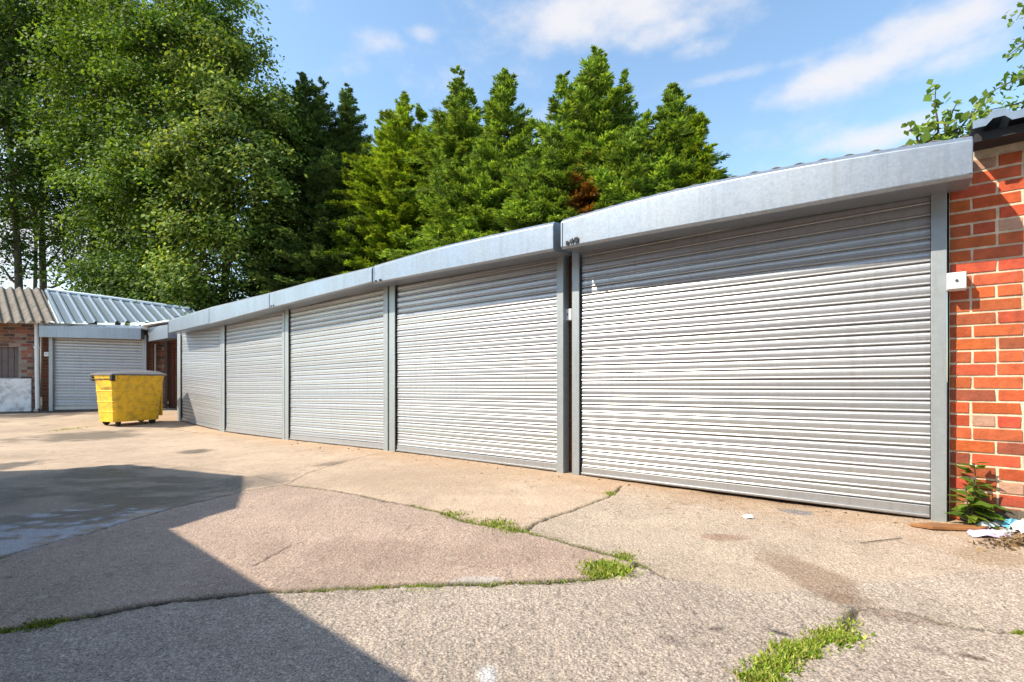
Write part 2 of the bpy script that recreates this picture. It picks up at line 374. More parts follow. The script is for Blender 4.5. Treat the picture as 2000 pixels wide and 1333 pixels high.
    wet = np.where(wi, sstep(-.12, .35, wd + (n2 - .5) * .7), 0) * (.55 + .45 * sstep(.35, .6, fbm(x * 2.2 + y * .8, y * 5, 77)))
    tone = tone * (1 - wet[:, None] * .72) + np.array((.05, .047, .045)) * (wet * .72)[:, None]
    cl = G(55, 1052); lime = wi * sstep(.95, .55, np.hypot((x - cl[0]) / .62, (y - cl[1]) / .42) * .7 + (fbm(x * 5 + y * 3, y * 12 - x * 3, 91) - .5) * 3.6 + .25)
    tone = tone * (1 - lime[:, None] * .8) + np.array((.46, .46, .46)) * (lime * .8)[:, None]
    tone *= np.array((1.16, 1.15, 1.22))
    # joints and cracks
    crack = np.zeros(len(x)); moss = np.zeros(len(x))
    for pts, w, dep, ms in ((J_UP, .011, 1, .8), (J_R, .009, 1, .3), (J_LOW, .010, 1, .8), (J_X, .006, .8, .2), (J_BR, .012, .8, .7), (J_BR2, .008, .5, .2), (J_F1, .004, .7, 0), (J_A, .010, .35, 0), (J_B, .014, .3, 0), (J_C, .016, .4, 0)):
        d = seg_dist(xw, yw, gl(pts)); ww = w * (.6 + 1.0 * n1)
        crack = np.maximum(crack, dep * (1 - sstep(ww * .45, ww * 1.5, d))); moss = np.maximum(moss, ms * (1 - sstep(.01, .05, d + (n2 - .45) * .06)))
    tone = tone * (1 - .6 * moss[:, None]) + np.array((.16, .15, .07)) * (.6 * moss)[:, None]
    tone = tone * (1 - crack[:, None]) + np.array((.045, .038, .028)) * crack[:, None]
    grit = sstep(.80, .90, vnoise(x * 55, y * 55, 301)) * sstep(.42, .70, fbm(x * 1.1, y * 1.1, 305)) * .55 + sstep(.88, .95, vnoise(x * 24, y * 24, 311)) * .35
    tone = tone * (1 - grit[:, None] * .75)
    pale = sstep(.86, .96, vnoise(x * 40, y * 40, 331)) * .35; tone = tone * (1 - pale[:, None]) + np.array((.62, .57, .48)) * pale[:, None]
    # earth and leaf mould behind the buildings
    beh = sstep(-.6, -1.2, ddoor); back = np.maximum(beh, sstep(13.2, 13.8, y)); tone = tone * (1 - back[:, None]) + np.array((.05, .045, .025)) * back[:, None]
    z = z + (n3 - .5) * .006 * np.where(near, 1.6, np.where(slabB, 1.0, .6)) + (n2 - .5) * .012 - crack * .014 + np.where(slabB, .004, 0) - np.where(beh > 0, .02, 0)
    coarse = np.where(near, 1.0, np.where(slabB, .7, np.where(right, .7, .35)))
    ny, nx = sh; idx = np.arange(nx * ny).reshape(ny, nx)
    fq = np.stack([idx[:-1, :-1], idx[:-1, 1:], idx[1:, 1:], idx[1:, :-1]], -1).reshape(-1, 4)
    m = NT('concrete'); a = m.col(); ca = m.n('ShaderNodeAttribute', attribute_name='rough_wet'); sx = m.n('ShaderNodeSeparateColor'); m.l(ca.outputs['Color'], sx.inputs[0])
    v = m.n('ShaderNodeTexVoronoi'); v.inputs['Scale'].default_value = 62; v.inputs['Randomness'].default_value = 1; m.l(m.obj(), v.inputs['Vector'])
    f1, f2 = m.noise(150, 4, .7), m.noise(38, 6, .7)
    speck = m.mix(.5, m.ramp(f1, [(.3, .12), (.7, 1.4)]), m.ramp(f2, [(.3, .5), (.7, 1.25)]), 'MULTIPLY')
    c = m.mix(m.math('MULTIPLY_ADD', sx.outputs[0], .55), a.outputs['Color'], speck, 'MULTIPLY')
    pebble = m.ramp(v.outputs['Distance'], [(.18, 1.35), (.5, .72)])
    c = m.mix(m.math('MULTIPLY', sx.outputs[0], .42), c, pebble, 'MULTIPLY')
    m.base(c); m.l(m.math('SUBTRACT', .92, m.math('MULTIPLY', sx.outputs[1], .5)), m.p.inputs['Roughness']); m.set(Specular_IOR_Level=.3)
    mp = m.n('ShaderNodeMapping'); mp.inputs['Rotation'].default_value = (0, 0, .62); mp.inputs['Scale'].default_value = (46, 5, 1); m.l(m.obj(), mp.inputs[0])
    score = m.noise(1.0, 4, .6, mp.outputs[0])
    h = m.math('ADD', m.math('MULTIPLY', m.math('ADD', f2, m.math('MULTIPLY', score, .7)), .9), m.math('MULTIPLY', m.math('SUBTRACT', 1, v.outputs['Distance']), .9))
    bmp = m.bump(m.math('MULTIPLY', h, m.math('ADD', sx.outputs[0], .12)), .7, .008)
    o = mesh_obj('ground', np.stack([x, y, z], 1), fq, m.m, None, tone, True)
    rw = np.ones((len(x), 4), np.float32); rw[:, 0] = coarse; rw[:, 1] = wet * (1 - lime); rw[:, 2] = 0
    o.data.attributes.new('rough_wet', 'FLOAT_COLOR', 'POINT').data.foreach_set('color', rw.ravel())
    tag(o, kind='structure')
build_ground()

# ------------------------------------------------------------------ brickwork made of bricks
def brick_wall(mb, p0, p1, ztop, nrm, zbot=None, bl=.230, bh=.080, palette='red', thick=.10, holes=(), seed=1, dirty=.35, ztop1=None, proud=.006):
    rnd = random.Random(seed); p0 = np.array(p0, float); p1 = np.array(p1, float); ln = np.linalg.norm(p1 - p0); d = (p1 - p0) / ln; nrm = np.array(nrm, float)
    z0 = min(float(gz(*p0)), float(gz(*p1))) - .06 if zbot is None else zbot; zt1 = ztop if ztop1 is None else ztop1; j = .011
    def P(s, o, z): q = p0 + d * s + nrm * o; return (q[0], q[1], z)
    mort = {'red': (.86, .70, .50), 'old': (.30, .26, .22), 'dark': (.20, .16, .13)}[palette]
    def cols():
        r = rnd.random()
        if palette == 'red':
            if r < .80: b = (.56 + rnd.random() * .12, .102 + rnd.random() * .05, .038 + rnd.random() * .02)
            elif r < .89: b = (.48, .12, .05)
            elif r < .965: b = (.62, .36, .25)
            else: b = (.34, .09, .05)
        elif palette == 'old':
            b = (.24 + rnd.random() * .1, .085 + rnd.random() * .05, .055 + rnd.random() * .03) if r < .7 else ((.33, .22, .17) if r < .85 else (.12, .07, .06))
        else: b = (.16 + rnd.random() * .07, .05 + rnd.random() * .03, .03)
        k = .85 + rnd.random() * .3; return tuple(c * k for c in b)
    # mortar backing (holes are cut by leaving cells out)
    xs = sorted({0, ln} | {h for q in holes for h in (q[0], q[1])}); zs = sorted({z0} | {h for q in holes for h in (q[2], q[3])})
    for a, b in zip(xs[:-1], xs[1:]):
        zz = zs + [None]
        for c, e in zip(zz[:-1], zz[1:]):
            ta = ztop + (zt1 - ztop) * a / ln; tb = ztop + (zt1 - ztop) * b / ln
            mid = ((a + b) / 2, ((c + e) / 2) if e else c + .01)
            if any(q[0] < mid[0] < q[1] and q[2] < mid[1] < q[3] for q in holes): continue
            mb.hexa([P(a, -thick, c), P(b, -thick, c), P(b, 0, c), P(a, 0, c)], [P(a, -thick, e or ta), P(b, -thick, e or tb), P(b, 0, e or tb), P(a, 0, e or ta)], mort)
    row = 0; z = z0 + .02
    while z < max(ztop, zt1) - .03:
        s = -bl * (.5 if row % 2 else 0) - rnd.random() * .01
        hdr = (row % 5 == 3)
        while s < ln:
            w = bl * (.5 if hdr else 1); a, b = max(s, .003), min(s + w - j, ln - .003); s += w
            if b - a < .03: continue
            zt = z + bh - j; lim = ztop + (zt1 - ztop) * (a + b) / 2 / ln
            if zt > lim: continue
            if any(b > q[0] + .005 and a < q[1] - .005 and zt > q[2] and z < q[3] for q in holes): continue
            c = cols()
            if z - z0 < .28 and palette != 'dark': k = rnd.random() * dirty * 2.2 * (1 - (z - z0) / .28); k = min(k, .85); c = tuple(x * (1 - k) + y * k for x, y in zip(c, (.16, .14, .10)))
            o = proud + rnd.uniform(-.002, .0025); e = .003; dz = rnd.uniform(-.002, .002); jj = [rnd.uniform(-.002, .006) for _ in range(4)]
            V = [P(a, -.004, z), P(b, -.004, z), P(b, -.004, zt), P(a, -.004, zt), P(a + e + jj[0], o, z + e + dz), P(b - e + jj[1], o, z + e + dz), P(b - e + jj[2], o + rnd.uniform(-.002, .001), zt - e + dz), P(a + e + jj[3], o, zt - e + dz)]
            mb.add(V, [(4, 5, 6, 7), (0, 1, 5, 4), (1, 2, 6, 5), (2, 3, 7, 6), (3, 0, 4, 7)], c)
        z += bh; row += 1

def profiled(mb, P, us, hs, v0, v1, th=.004, col=(1, 1, 1)):   # strip along u with height profile hs, from v0 to v1
    n = len(us); V = [P(u, v0(u) if callable(v0) else v0, h) for u, h in zip(us, hs)] + [P(u, v1(u) if callable(v1) else v1, h) for u, h in zip(us, hs)]
    Vb = [(a, b, c - th) for a, b, c in V]
    f = [(i, i + 1, n + i + 1, n + i) for i in range(n - 1)]; m = 2 * n
    fb = [(m + n + i, m + n + i + 1, m + i + 1, m + i) for i in range(n - 1)]
    side = [(i, m + i, m + i + 1, i + 1) for i in range(n - 1)] + [(n + i + 1, m + n + i + 1, m + n + i, n + i) for i in range(n - 1)]
    mb.add(V + Vb, f + fb + side, col)
def trap_profile(u0, u1, pitch, w=.07, h=.032, phase=0):
    us, hs = [], []; k = math.floor((u0 - phase) / pitch); pts = []
    while True:
        c = phase + k * pitch
        if c - w > u1: break
        pts += [(c - w * .5, 0), (c - w * .22, h), (c + w * .22, h), (c + w * .5, 0)]; k += 1
    pts = [(u, hh) for u, hh in pts if u0 < u < u1]; pts = [(u0, 0)] + pts + [(u1, 0)]
    return [p[0] for p in pts], [p[1] for p in pts]
def sine_profile(u0, u1, pitch, h):
    us = np.linspace(u0, u1, int((u1 - u0) / pitch * 8) + 2); return us.tolist(), (h * np.sin(us / pitch * 2 * math.pi)).tolist()

# ------------------------------------------------------------------ roller-shutter curtain
PROF = [(.000, -.007), (.003, -.007), (.0045, .006), (.0075, .0085), (.011, .0085), (.015, .0065), (.0195, .0035), (.030, .0052), (.044, .0058), (.057, .0042), (.066, .0005), (.0715, -.004)]
def curtain(mb, P, t0, t1, zb0, zb1, ztop, seed, pitch=.075):     # P(t, off, z); bottom follows zb0 -> zb1
    rnd = random.Random(seed); nseg = 14; ts = np.linspace(t0, t1, nseg + 1); bb = .085
    def zb(t): return zb0 + (zb1 - zb0) * (t - t0) / (t1 - t0)
    rows = []; z = bb; zmin = min(zb0, zb1)
    ph = rnd.random() * 9
    k = 0
    while zmin + z < ztop:
        jo = rnd.gauss(0, .0012); tilt = rnd.gauss(0, .022); sg = rnd.gauss(0, .0012)
        for (dz, o) in PROF: rows.append((z + dz, o + jo + tilt * (dz - .037), sg, k))
        z += pitch; k += 1
    V = []
    for (dz, o, sg, k) in rows:
        for i, t in enumerate(ts):
            u = i / nseg; w = .0016 * math.sin(u * 7 + ph + k * .9) + .003 * math.sin(u * 3.1 + ph * 2 + k * .21)
            V.append(P(t, o + w * .6, zb(t) + dz + sg * math.sin(u * math.pi) + .0012 * math.sin(u * 5 + k * 1.7)))
    n = nseg + 1; Fc = [(r * n + i, r * n + i + 1, (r + 1) * n + i + 1, (r + 1) * n + i) for r in range(len(rows) - 1) for i in range(nseg)]
    cs = []
    kk = {}
    for r in rows:
        if r[3] not in kk: q = .93 + rnd.random() * .14; kk[r[3]] = (q, q * (.985 + rnd.random() * .02), q * (.96 + rnd.random() * .05))
    b = mb.n
    for r in rows: mb.c += [kk[r[3]]] * n
    mb.v += [tuple(map(float, v)) for v in V]; mb.f += [tuple(i + b for i in f) for f in Fc]; mb.n += len(V)
    return zb

# ------------------------------------------------------------------ the five garages in the row
OFB = .30       # how far the hoods stand out
GAR = [  # hood px right, left; hood (top right y, top left y, bottom right y, bottom left y); right rail px (outer, inner); left rail px (inner, outer)
    dict(h=(1901, 1095), y=(262, 428, 345, 487), rr=(1849.5, 1818), lr=(1131, 1117), label='nearest and widest looking garage with steel shutter beside the orange brick wall'),
    dict(h=(1081, 729), y=(432, 518, 490, 555), rr=(1100, 1087), lr=(771, 760), label='garage with steel shutter left of the narrow brick pier and its pale switch box'),
    dict(h=(726.5, 527), y=(520, 571, 553.5, 604), rr=(757, 748.5), lr=(563, 556.5), label='middle garage of the five, steel shutter between two dark seams, under its own hood'),
    dict(h=(526, 409), y=(571, 600, 604, 635), rr=(555.5, 550.5), lr=(438, 433.5), label='fourth garage from the brick wall, narrow pale steel shutter below a hood'),
    dict(h=(408.5, 329), y=(600, 625, 634, 652), rr=(433, 429.5), lr=(352, 346), label='farthest garage of the row, bin shadow on its shutter corner by the brick recess')]
def garage(i, g):
    t0, t1 = rt(g['rr'][0], 0), rt(g['lr'][1], 0); a, b = rt(g['rr'][1], 0), rt(g['lr'][0], 0)
    h0, h1 = rt(g['h'][0], OFB), rt(g['h'][1], OFB)
    zt0, zt1, zb0, zb1 = rz(g['h'][0], g['y'][0], OFB), rz(g['h'][1], g['y'][1], OFB), rz(g['h'][0], g['y'][2], OFB), rz(g['h'][1], g['y'][3], OFB)
    def hz(t, A, B): return A + (B - A) * (t - h0) / (h1 - h0)
    tm = (t0 + t1) / 2; root = thing('garage', g['label'], 'garage', RW(tm, 0, rg(tm)), 'garages standing in one row')
    # curtain
    mb = MB(); gb = lambda t: rg(t, 0) + .004
    e = .016
    zb = curtain(mb, lambda t, o, z: RW(t, o - .035, z), a + .002, b - e, gb(a), gb(b), max(zb0, zb1) + .02, 40 + i)
    cu = mb.build('roller_shutter', GALV_SLAT, root, smooth=False)
    mb = MB(); mb.rbox(a + .004, b - e, -.058, -.022, gb(a) + .004, gb(a) + .083, (1, 1, 1), gb(b) + .004, gb(b) + .083)
    mb.rbox(a + .004, b - e, -.021, -.006, gb(a) + .012, gb(a) + .028, (.95, .95, .95), gb(b) + .012, gb(b) + .028)
    mb.build('bottom_rail', GALV_SLAT, cu, bevel=.003)
    # guide rails: channels with a lip, front at off 0, open towards the curtain
    for (x0, x1, inn) in ((t0, a, 1), (b, t1, -1)):
        mb = MB(); zl = rg(x0) - .03; zh = hz(x0, zb0, zb1) + .06
        mb.rbox(x0, x1, -.012, 0, zl, zh)
        if inn > 0: mb.rbox(x0, x0 + .012, -.11, -.012, zl, zh); mb.rbox(x0 + .012, x1, -.09, -.078, zl, zh)
        else: mb.rbox(x1 - .012, x1, -.11, -.012, zl, zh); mb.rbox(x0, x1 - .012, -.09, -.078, zl, zh)
        mb.build('guide_rail', GALV_RAIL, root, bevel=.003)
    # hood: folded sheet, front, sloped top, soffit, end plates
    mb = MB(); sec = [(-.02, 0.02, 'b'), (OFB - .02, 0.0, 'b'), (OFB, .018, 'b'), (OFB, -.03, 't'), (OFB - .03, 0.0, 't'), (-.02, .03, 't')]
    nS = 9; V = []
    for s in range(nS + 1):
        t = h0 + (h1 - h0) * s / nS; bow = .004 * math.sin(s * 1.3 + i)
        arch = (.06, .03, .012, 0, 0)[i] * math.sin(math.pi * s / nS)
        for (o, dz, w) in sec: V.append(RW(t, o + (bow if o > .2 else 0), hz(t, zb0, zb1) + dz if w == 'b' else hz(t, zt0, zt1) + dz + arch))
    m = len(sec); Fc = [(s * m + k, s * m + (k + 1) % m, (s + 1) * m + (k + 1) % m, (s + 1) * m + k) for s in range(nS) for k in range(m)]
    Fc += [tuple(range(m))[::-1], tuple(range(nS * m, nS * m + m))]
    mb.add(V, Fc); hood = mb.build('shutter_hood', GALV_BOX, root, bevel=.006)
    # folded hem along the hood's lower edge and the end flanges
    for (q0, q1, za, zc) in ((h0 + .004, h0 + .018, zb0, zt0), (h1 - .018, h1 - .004, zb1, zt1)):
        mb = MB(); mb.rbox(q0, q1, OFB + .001, OFB + .004, za + .022, zc - .035); mb.build('end_flange', GALV_BOX, hood)
    mk = {0: [(1106, 1111, 472, 480), (1113.5, 1115.5, 468.5, 477), (1117, 1120, 466.5, 476.5), (1122.5, 1130, 465, 475)], 1: [(733, 736, 548, 552), (741, 745, 546, 550)], 2: [(529, 531, 597, 600), (533.5, 535.5, 596, 599)]}.get(i, [])
    for (xa, xb, ya, yb) in mk:
        z_a, z_b = rz(xa, yb, OFB), rz(xa, ya, OFB); mb = MB(); mb.rbox(rt(xb, OFB), rt(xa, OFB), OFB + .006, OFB + .009, z_a, z_b); mb.build('black_mark', DARK, hood)
    # body: brick side walls, back wall and sheet roof falling to the back
    D = 5.0; zr = min(zt0, zt1) - .08; bc = (.26, .12, .08)
    for t in (t0 + .02, t1 - .02):
        mb = MB(); mb.rbox(t - .025, t + .025, -D, -.255, rg(t) - .2, zr - .25, bc); mb.build('side_wall', BRICK, root)
    mb = MB(); mb.rbox(t0, t1, -D - .1, -D - .005, rg(tm) - .3, zr - .3, bc); mb.build('back_wall', BRICK, root)
    mb = MB(); mb.rbox(t0, t1, -.25, -.115, zr - .55, zr, bc); mb.build('lintel', BRICK, root)
    mb = MB(); us, hs = sine_profile(h0 + .01, h1 - .01, .146, .011)
    lift = .030 if i == 0 else .006
    def RP(u, v, h): return RW(u, -v, hz(u, zt0, zt1) + lift + (.06, .03, .012, 0, 0)[i] * math.sin(math.pi * (u - h0) / (h1 - h0)) + h - .07 * v - .005)
    profiled(mb, RP, us, hs, -.17 if i == 0 else -.12, D + .15, .006); mb.build('roof_sheet', ASBESTOS, root, smooth=False)
    return h0, h1, zt0, zt1
GH = [garage(i, g) for i, g in enumerate(GAR)]

# pier of brick between the first two garages
def pier(px0, px1, name, label, seed):
    a, b = rt(px0, -.13), rt(px1, -.13); mb = MB()
    p0, p1 = RO + RD * b + RN * -.13, RO + RD * a + RN * -.13
    brick_wall(mb, p0, p1, 2.2, RN, palette='dark', seed=seed)
    o = mb.build(name, BRICK); tag(o, label, 'brick pier')
pier(1123, 1093, 'brick_pier', 'narrow dark brick pier in the gap between the first two shutters', 5)

# small switch boxes
def switch_box(px0, px1, py0, py1, off, dep, label, seed=0):
    a, b = rt(px1, off + dep), rt(px0, off + dep); z0, z1 = rz(px0, py1, off + dep), rz(px0, py0, off + dep)
    o = thing('switch_box', label, 'switch box', RW((a + b) / 2, off, z0), 'switch boxes for the shutters')
    mb = MB(); mb.rbox(a, b, off, off + dep * .7, z0, z1); mb.build('housing', WHITE, o, bevel=.004)
    mb = MB(); mb.rbox(a + .003, b - .003, off + dep * .7 + .001, off + dep, z0 + .003, z1 - .003); mb.build('cover', WHITE, o, bevel=.005)
    mb = MB(); c = RW((a + b) / 2, off + dep, (z0 + z1) / 2); nn = np.array((RN[0], RN[1], 0)); mb.tube([c, np.array(c) + nn * .006], .008, 10); mb.build('key_switch', STEELD, o)
switch_box(1848.5, 1889, 533, 567, -.07, .10, 'pale switch box on the orange brick wall right of the shutters')
switch_box(1101.5, 1116.5, 604, 627, -.12, .07, 'small white switch box on the dark brick pier between two shutters')

# ------------------------------------------------------------------ brick garage at the right end
def end_garage():
    ta, tb = rt(1849, -.08) - .012, -3.2
    root = thing('brick_building', 'orange brick building right of the shutters under a profiled steel roof', 'building', RW(-1.5, -.08, rg(-1)))
    mb = MB(); p0 = RO + RD * ta + RN * -.08; p1 = RO + RD * tb + RN * -.08
    brick_wall(mb, p0, p1, 2.40, RN, seed=11, thick=.2)
    brick_wall(mb, p1 - RN * .21, p1 - RN * 5, 2.1, -RD, seed=12, thick=.1)
    mb.build('wall', BRICK, root)
    # dirty plinth
    mb = MB(); n = 60
    for k in range(n):
        t = ta - .05 - (ta - tb - .1) * k / n; w = (ta - tb) / n; g0 = rg(t)
        mb.rbox(t - w, t, -.078, -.055 + random.uniform(-.006, .006), g0 - .05, g0 + .075 + random.uniform(-.012, .014), tuple(np.array((.17, .15, .115)) * random.uniform(.8, 1.2)))
    mb.build('plinth', BRICK, root)
    mb = MB(); OFR = .15; u0, u1 = -3.3, rt(1899, OFR)
    us, hs = trap_profile(u0, u1, .333, .11, .034, rt(1950, OFR)); zf = 2.455
    us = us[::1]
    profiled(mb, lambda u, v, h: RW(u, OFR + .02 - v, zf + h + .03 - .05 * v + .05 * max(0, .1 - v)), us, hs, .0, 5.4, .003)
    roof = mb.build('roof_sheet', ROOF_METAL, root)
    mb = MB()   # turned-down front edge following the ribs
    V = [RW(u, OFR + .022, zf + h - .012) for u, h in zip(us, hs)] + [RW(u, OFR + .022, zf + h + .034) for u, h in zip(us, hs)]; n = len(us)
    V += [RW(u, OFR + .018, zf + h - .012) for u, h in zip(us, hs)] + [RW(u, OFR + .018, zf + h + .034) for u, h in zip(us, hs)]
    mb.add(V, [(i, i + 1, n + i + 1, n + i) for i in range(n - 1)] + [(2 * n + i + 1, 2 * n + i, 3 * n + i, 3 * n + i + 1) for i in range(n - 1)])
    mb.build('drip_edge', ROOF_METAL, roof)
    mb = MB(); mb.rbox(tb, rt(1903, .1), -.06, .10, 2.385, 2.435); mb.rbox(tb, ta - .03, -.3, -.065, 2.405, 2.44); mb.build('soffit_shade', DARK, root)  # near-black strips put the shade under the roof overhang into colour
end_garage()

# ------------------------------------------------------------------ the buildings at the far left
Y6 = 12.7
A6 = R(19.5); PV6 = np.array(((185 - CXP) / F * Y6, Y6)); C6, S6 = math.cos(A6), math.sin(A6)   # the far buildings stand turned: right end farther back
def loc6(p): d = np.array(p, float) - PV6; return np.array((C6 * d[0] + S6 * d[1], -S6 * d[0] + C6 * d[1])) + PV6
def wld6(p): d = np.array(p, float) - PV6; return np.array((C6 * d[0] - S6 * d[1], S6 * d[0] + C6 * d[1])) + PV6
CAM6 = loc6((0, 0))
def ray6(px): return loc6(((px - CXP) / F, 1.0)) - CAM6           # per metre of depth
def X6(px, Y=Y6): d = ray6(px); return CAM6[0] + d[0] * (Y - CAM6[1]) / d[1]
def Z6(py, Y=Y6): return EYE + (HZ - py) / F * Y
def turn6(root): q = wld6(root.location[:2]); root.location = (q[0], q[1], root.location[2]); root.rotation_euler = (0, 0, A6)
def XP(px, Y): return (px - CXP) / F * Y
def left_garage():
    root = thing('garage', 'garage standing square to the yard behind the yellow bin, bluish shutter', 'garage', (X6(190), Y6, Z6(800)))
    x0, x1 = X6(104), X6(286); z0 = Z6(800); P = lambda t, o, z: (t, Y6 - o, z)
    mb = MB(); curtain(mb, lambda t, o, z: (t, Y6 + .03 - o, z), x0, x1, Z6(799), Z6(801), Z6(655), 77)
    cu = mb.build('roller_shutter', GALV_SLAT, root)
    mb = MB(); mb.box(((x0 + x1) / 2, Y6 + .03, z0 + .045), ((x1 - x0) / 2, .018, .04)); mb.build('bottom_rail', GALV_SLAT, cu)
    for (a, b) in ((97, 104.5), (279.5, 287)):
        mb = MB(); a, b = X6(a), X6(b); mb.box(((a + b) / 2, Y6 - .01, (z0 + Z6(655)) / 2), ((b - a) / 2, .035, (Z6(655) - z0) / 2 + .03)); mb.build('guide_rail', GALV_RAIL, root, bevel=.004)
    Yh = Y6 - .3
    mb = MB(); a, b = X6(76, Yh), X6(275, Yh); zb, zt = Z6(661, Yh), Z6(638.5, Yh)
    mb.hexa([(a, Yh, zb), (b, Yh, zb), (b, Y6, zb + .03), (a, Y6, zb + .03)], [(a, Yh, zt), (b, Yh, zt), (b, Y6, zt + .03), (a, Y6, zt + .03)]); mb.build('shutter_hood', GALV_BOX, root, bevel=.008)
    for xa_, xb_, sd in ((78, 97, 21), (287, 296, 22)):
        mb = MB(); brick_wall(mb, (X6(xa_), Y6 + .10), (X6(xb_), Y6 + .10), Z6(632), (0, -1), palette='dark', seed=sd, zbot=.05); mb.build('brick_pier', BRICK, root)
    mb = MB(); mb.box(((x0 + x1) / 2, Y6 + .25, Z6(645)), ((x1 - x0) / 2 + .1, .1, .14), col=(.2, .1, .07)); mb.build('lintel', BRICK, root)
    mb = MB(); mb.box(((x0 + x1) / 2 + .3, Y6 + 4.2, 1.2), ((x1 - x0) / 2 + 1, .1, 1.2), col=(.2, .1, .07)); mb.build('back_wall', BRICK, root)
    # profiled steel roof: plane rising to the back, ribs running back and left
    ye = Y6 - .22; ze = Z6(631, ye); ta = .45
    Pl = lambda x, y: ze + ta * (y - ye)
    def onplane(px, py):
        k = (HZ - py) / F; d = ray6(px); m_ = (ze + ta * (CAM6[1] - ye) - EYE) / (k - ta * d[1]); return CAM6 + d * m_
    eL, eR, tL, tR = onplane(116, 632), onplane(318, 629), onplane(94, 568.5), onplane(372, 606)
    rd = (onplane(95, 570) - onplane(125, 631.5)); rd /= np.linalg.norm(rd)
    def cross(u):        # rib starting at eave fraction u runs to the top edge
        s = eL + (eR - eL) * u; e = tR - tL; M = np.array([[rd[0], -e[0]], [rd[1], -e[1]]]); k = np.linalg.solve(M, tL - s); return s, k[0]
    wE = np.linalg.norm(eR - eL)
    us, hs = trap_profile(0, wE * 1.45, .212, .075, .045, .06); top, bot = [], []
    for u, h in zip(us, hs):
        s, k = cross(u / wE); e = s + rd * max(k, .05)
        bot.append((s[0], s[1], Pl(*s) + h)); top.append((e[0], e[1], Pl(*e) + h))
    n = len(us); mb = MB(); mb.add(bot + top + [(a, b, c - .006) for a, b, c in bot + top], [(i, i + 1, n + i + 1, n + i) for i in range(n - 1)] + [(2 * n + i + 1, 2 * n + i, 3 * n + i, 3 * n + i + 1) for i in range(n - 1)] + [(i, 2 * n + i, 2 * n + i + 1, i + 1) for i in range(n - 1)])
    rf = mb.build('roof_sheet', ROOF_METAL, root)
    mb = MB(); A = np.array((*tL, Pl(*tL) + .03)); B = np.array((*tR, Pl(*tR) + .03)); mb.tube([A, A + (B - A) * .5 + (0, 0, .01), B], .05, 8); mb.build('ridge_cap', ROOF_METAL, rf)
    mb = MB(); mb.box((X6(190), ye + .12, ze - .075), ((X6(300) - X6(92)) / 2, .03, .05), col=(.3, .28, .25)); mb.build('eaves_board', WHITEWASH, root)
    turn6(root)
    a, b = X6(85.5), X6(94.5); o = thing('switch_box', 'small cream switch box beside the far frontal garage shutter', 'switch box', ((a + b) / 2, Y6, Z6(698)), 'switch boxes for the shutters')
    mb = MB(); mb.box(((a + b) / 2, Y6 + .045, Z6(693.5)), ((b - a) / 2, .04, .055)); mb.build('housing', WHITE, o, bevel=.006)
    mb = MB(); mb.tube([((a + b) / 2, Y6 + .006, Z6(693)), ((a + b) / 2, Y6 - .002, Z6(693))], .012, 8); mb.build('key_switch', STEELD, o); turn6(o)
    return Pl, onplane, rd
Pl6, onp6, rd6 = left_garage()
def old_building():
    Yo = Y6 + .02; root = thing('brick_outbuilding', 'old brick outbuilding with boarded window, white painted base and grey corrugated roof', 'building', (X6(20), Yo, Z6(800)))
    xa, xb = X6(-330, Yo), X6(63, Yo); xt = X6(69.5, Yo); wl = X6(-25, Yo); wr = X6(36, Yo)
    mb = MB(); brick_wall(mb, (xa, Yo), (xt, Yo), Z6(633, Yo), (0, -1), palette='old', seed=31, zbot=.1, holes=[(wl - xa, wr - xa, Z6(738, Yo), Z6(681, Yo))], thick=.2); mb.build('wall', BRICK, root)
    mb = MB(); mb.box(((wl + wr) / 2, Yo + .12, Z6(709.5, Yo)), ((wr - wl) / 2 - .002, .02, .39)); w = mb.build('boarded_window', BOARD, root)
    mb = MB()
    for k in range(5):
        xx = wl + (wr - wl) * (k + .5) / 5; mb.box((xx, Yo + .09, Z6(709.5, Yo)), ((wr - wl) / 10 - .006, .009, .37))
    mb.build('plank', BOARD, w)
    mb = MB(); mb.box(((xa + xb) / 2, Yo - .03, (Z6(740, Yo) + Z6(804, Yo)) / 2), ((xb - xa) / 2, .028, (Z6(740, Yo) - Z6(804, Yo)) / 2)); mb.build('white_base', WHITEWASH, root, bevel=.01)
    mb = MB(); mb.box(((xa + X6(78, Yo)) / 2, Yo - .06, Z6(633.5, Yo)), ((X6(78, Yo) - xa) / 2, .05, .035)); mb.build('gutter', WHITE, root, bevel=.01)
    mb = MB(); px = X6(71.5, Yo - .08); mb.tube([(px, Yo - .08, Z6(635)), (px + .005, Yo - .08, 1.2), (px + .02, Yo - .08, Z6(796)), (px + .02, Yo - .16, Z6(800))], .042, 10)
    mb.tube([(px, Yo - .08, 1.75), (px, Yo - .08, 1.8)], .055, 10); mb.build('downpipe', WHITE, root, smooth=False)
    eL, eR = onp6(-500, 630), onp6(113, 632); us, hs = sine_profile(0, np.linalg.norm(eR - eL), .19, .036); d = (eR - eL) / np.linalg.norm(eR - eL); L = np.linalg.norm(onp6(95, 566) - onp6(125, 631.5))
    n = len(us); V = []
    for v in np.linspace(0, 1, 6):
        for u, h in zip(us, hs):
            p = eL + d * u + rd6 * L * v * 1.0; V.append((p[0], p[1], Pl6(*p) + h + .03))
    fc = [(r * n + i, r * n + i + 1, (r + 1) * n + i + 1, (r + 1) * n + i) for r in range(5) for i in range(n - 1)]
    m = len(V); fc += [tuple(m + k for k in f[::-1]) for f in fc] + [(i, m + i, m + i + 1, i + 1) for i in range(n - 1)]
    mb = MB(); mb.add(V + [(a, b, c - .008) for a, b, c in V], fc); mb.build('corrugated_roof', ASBESTOS, root); turn6(root)
old_building()
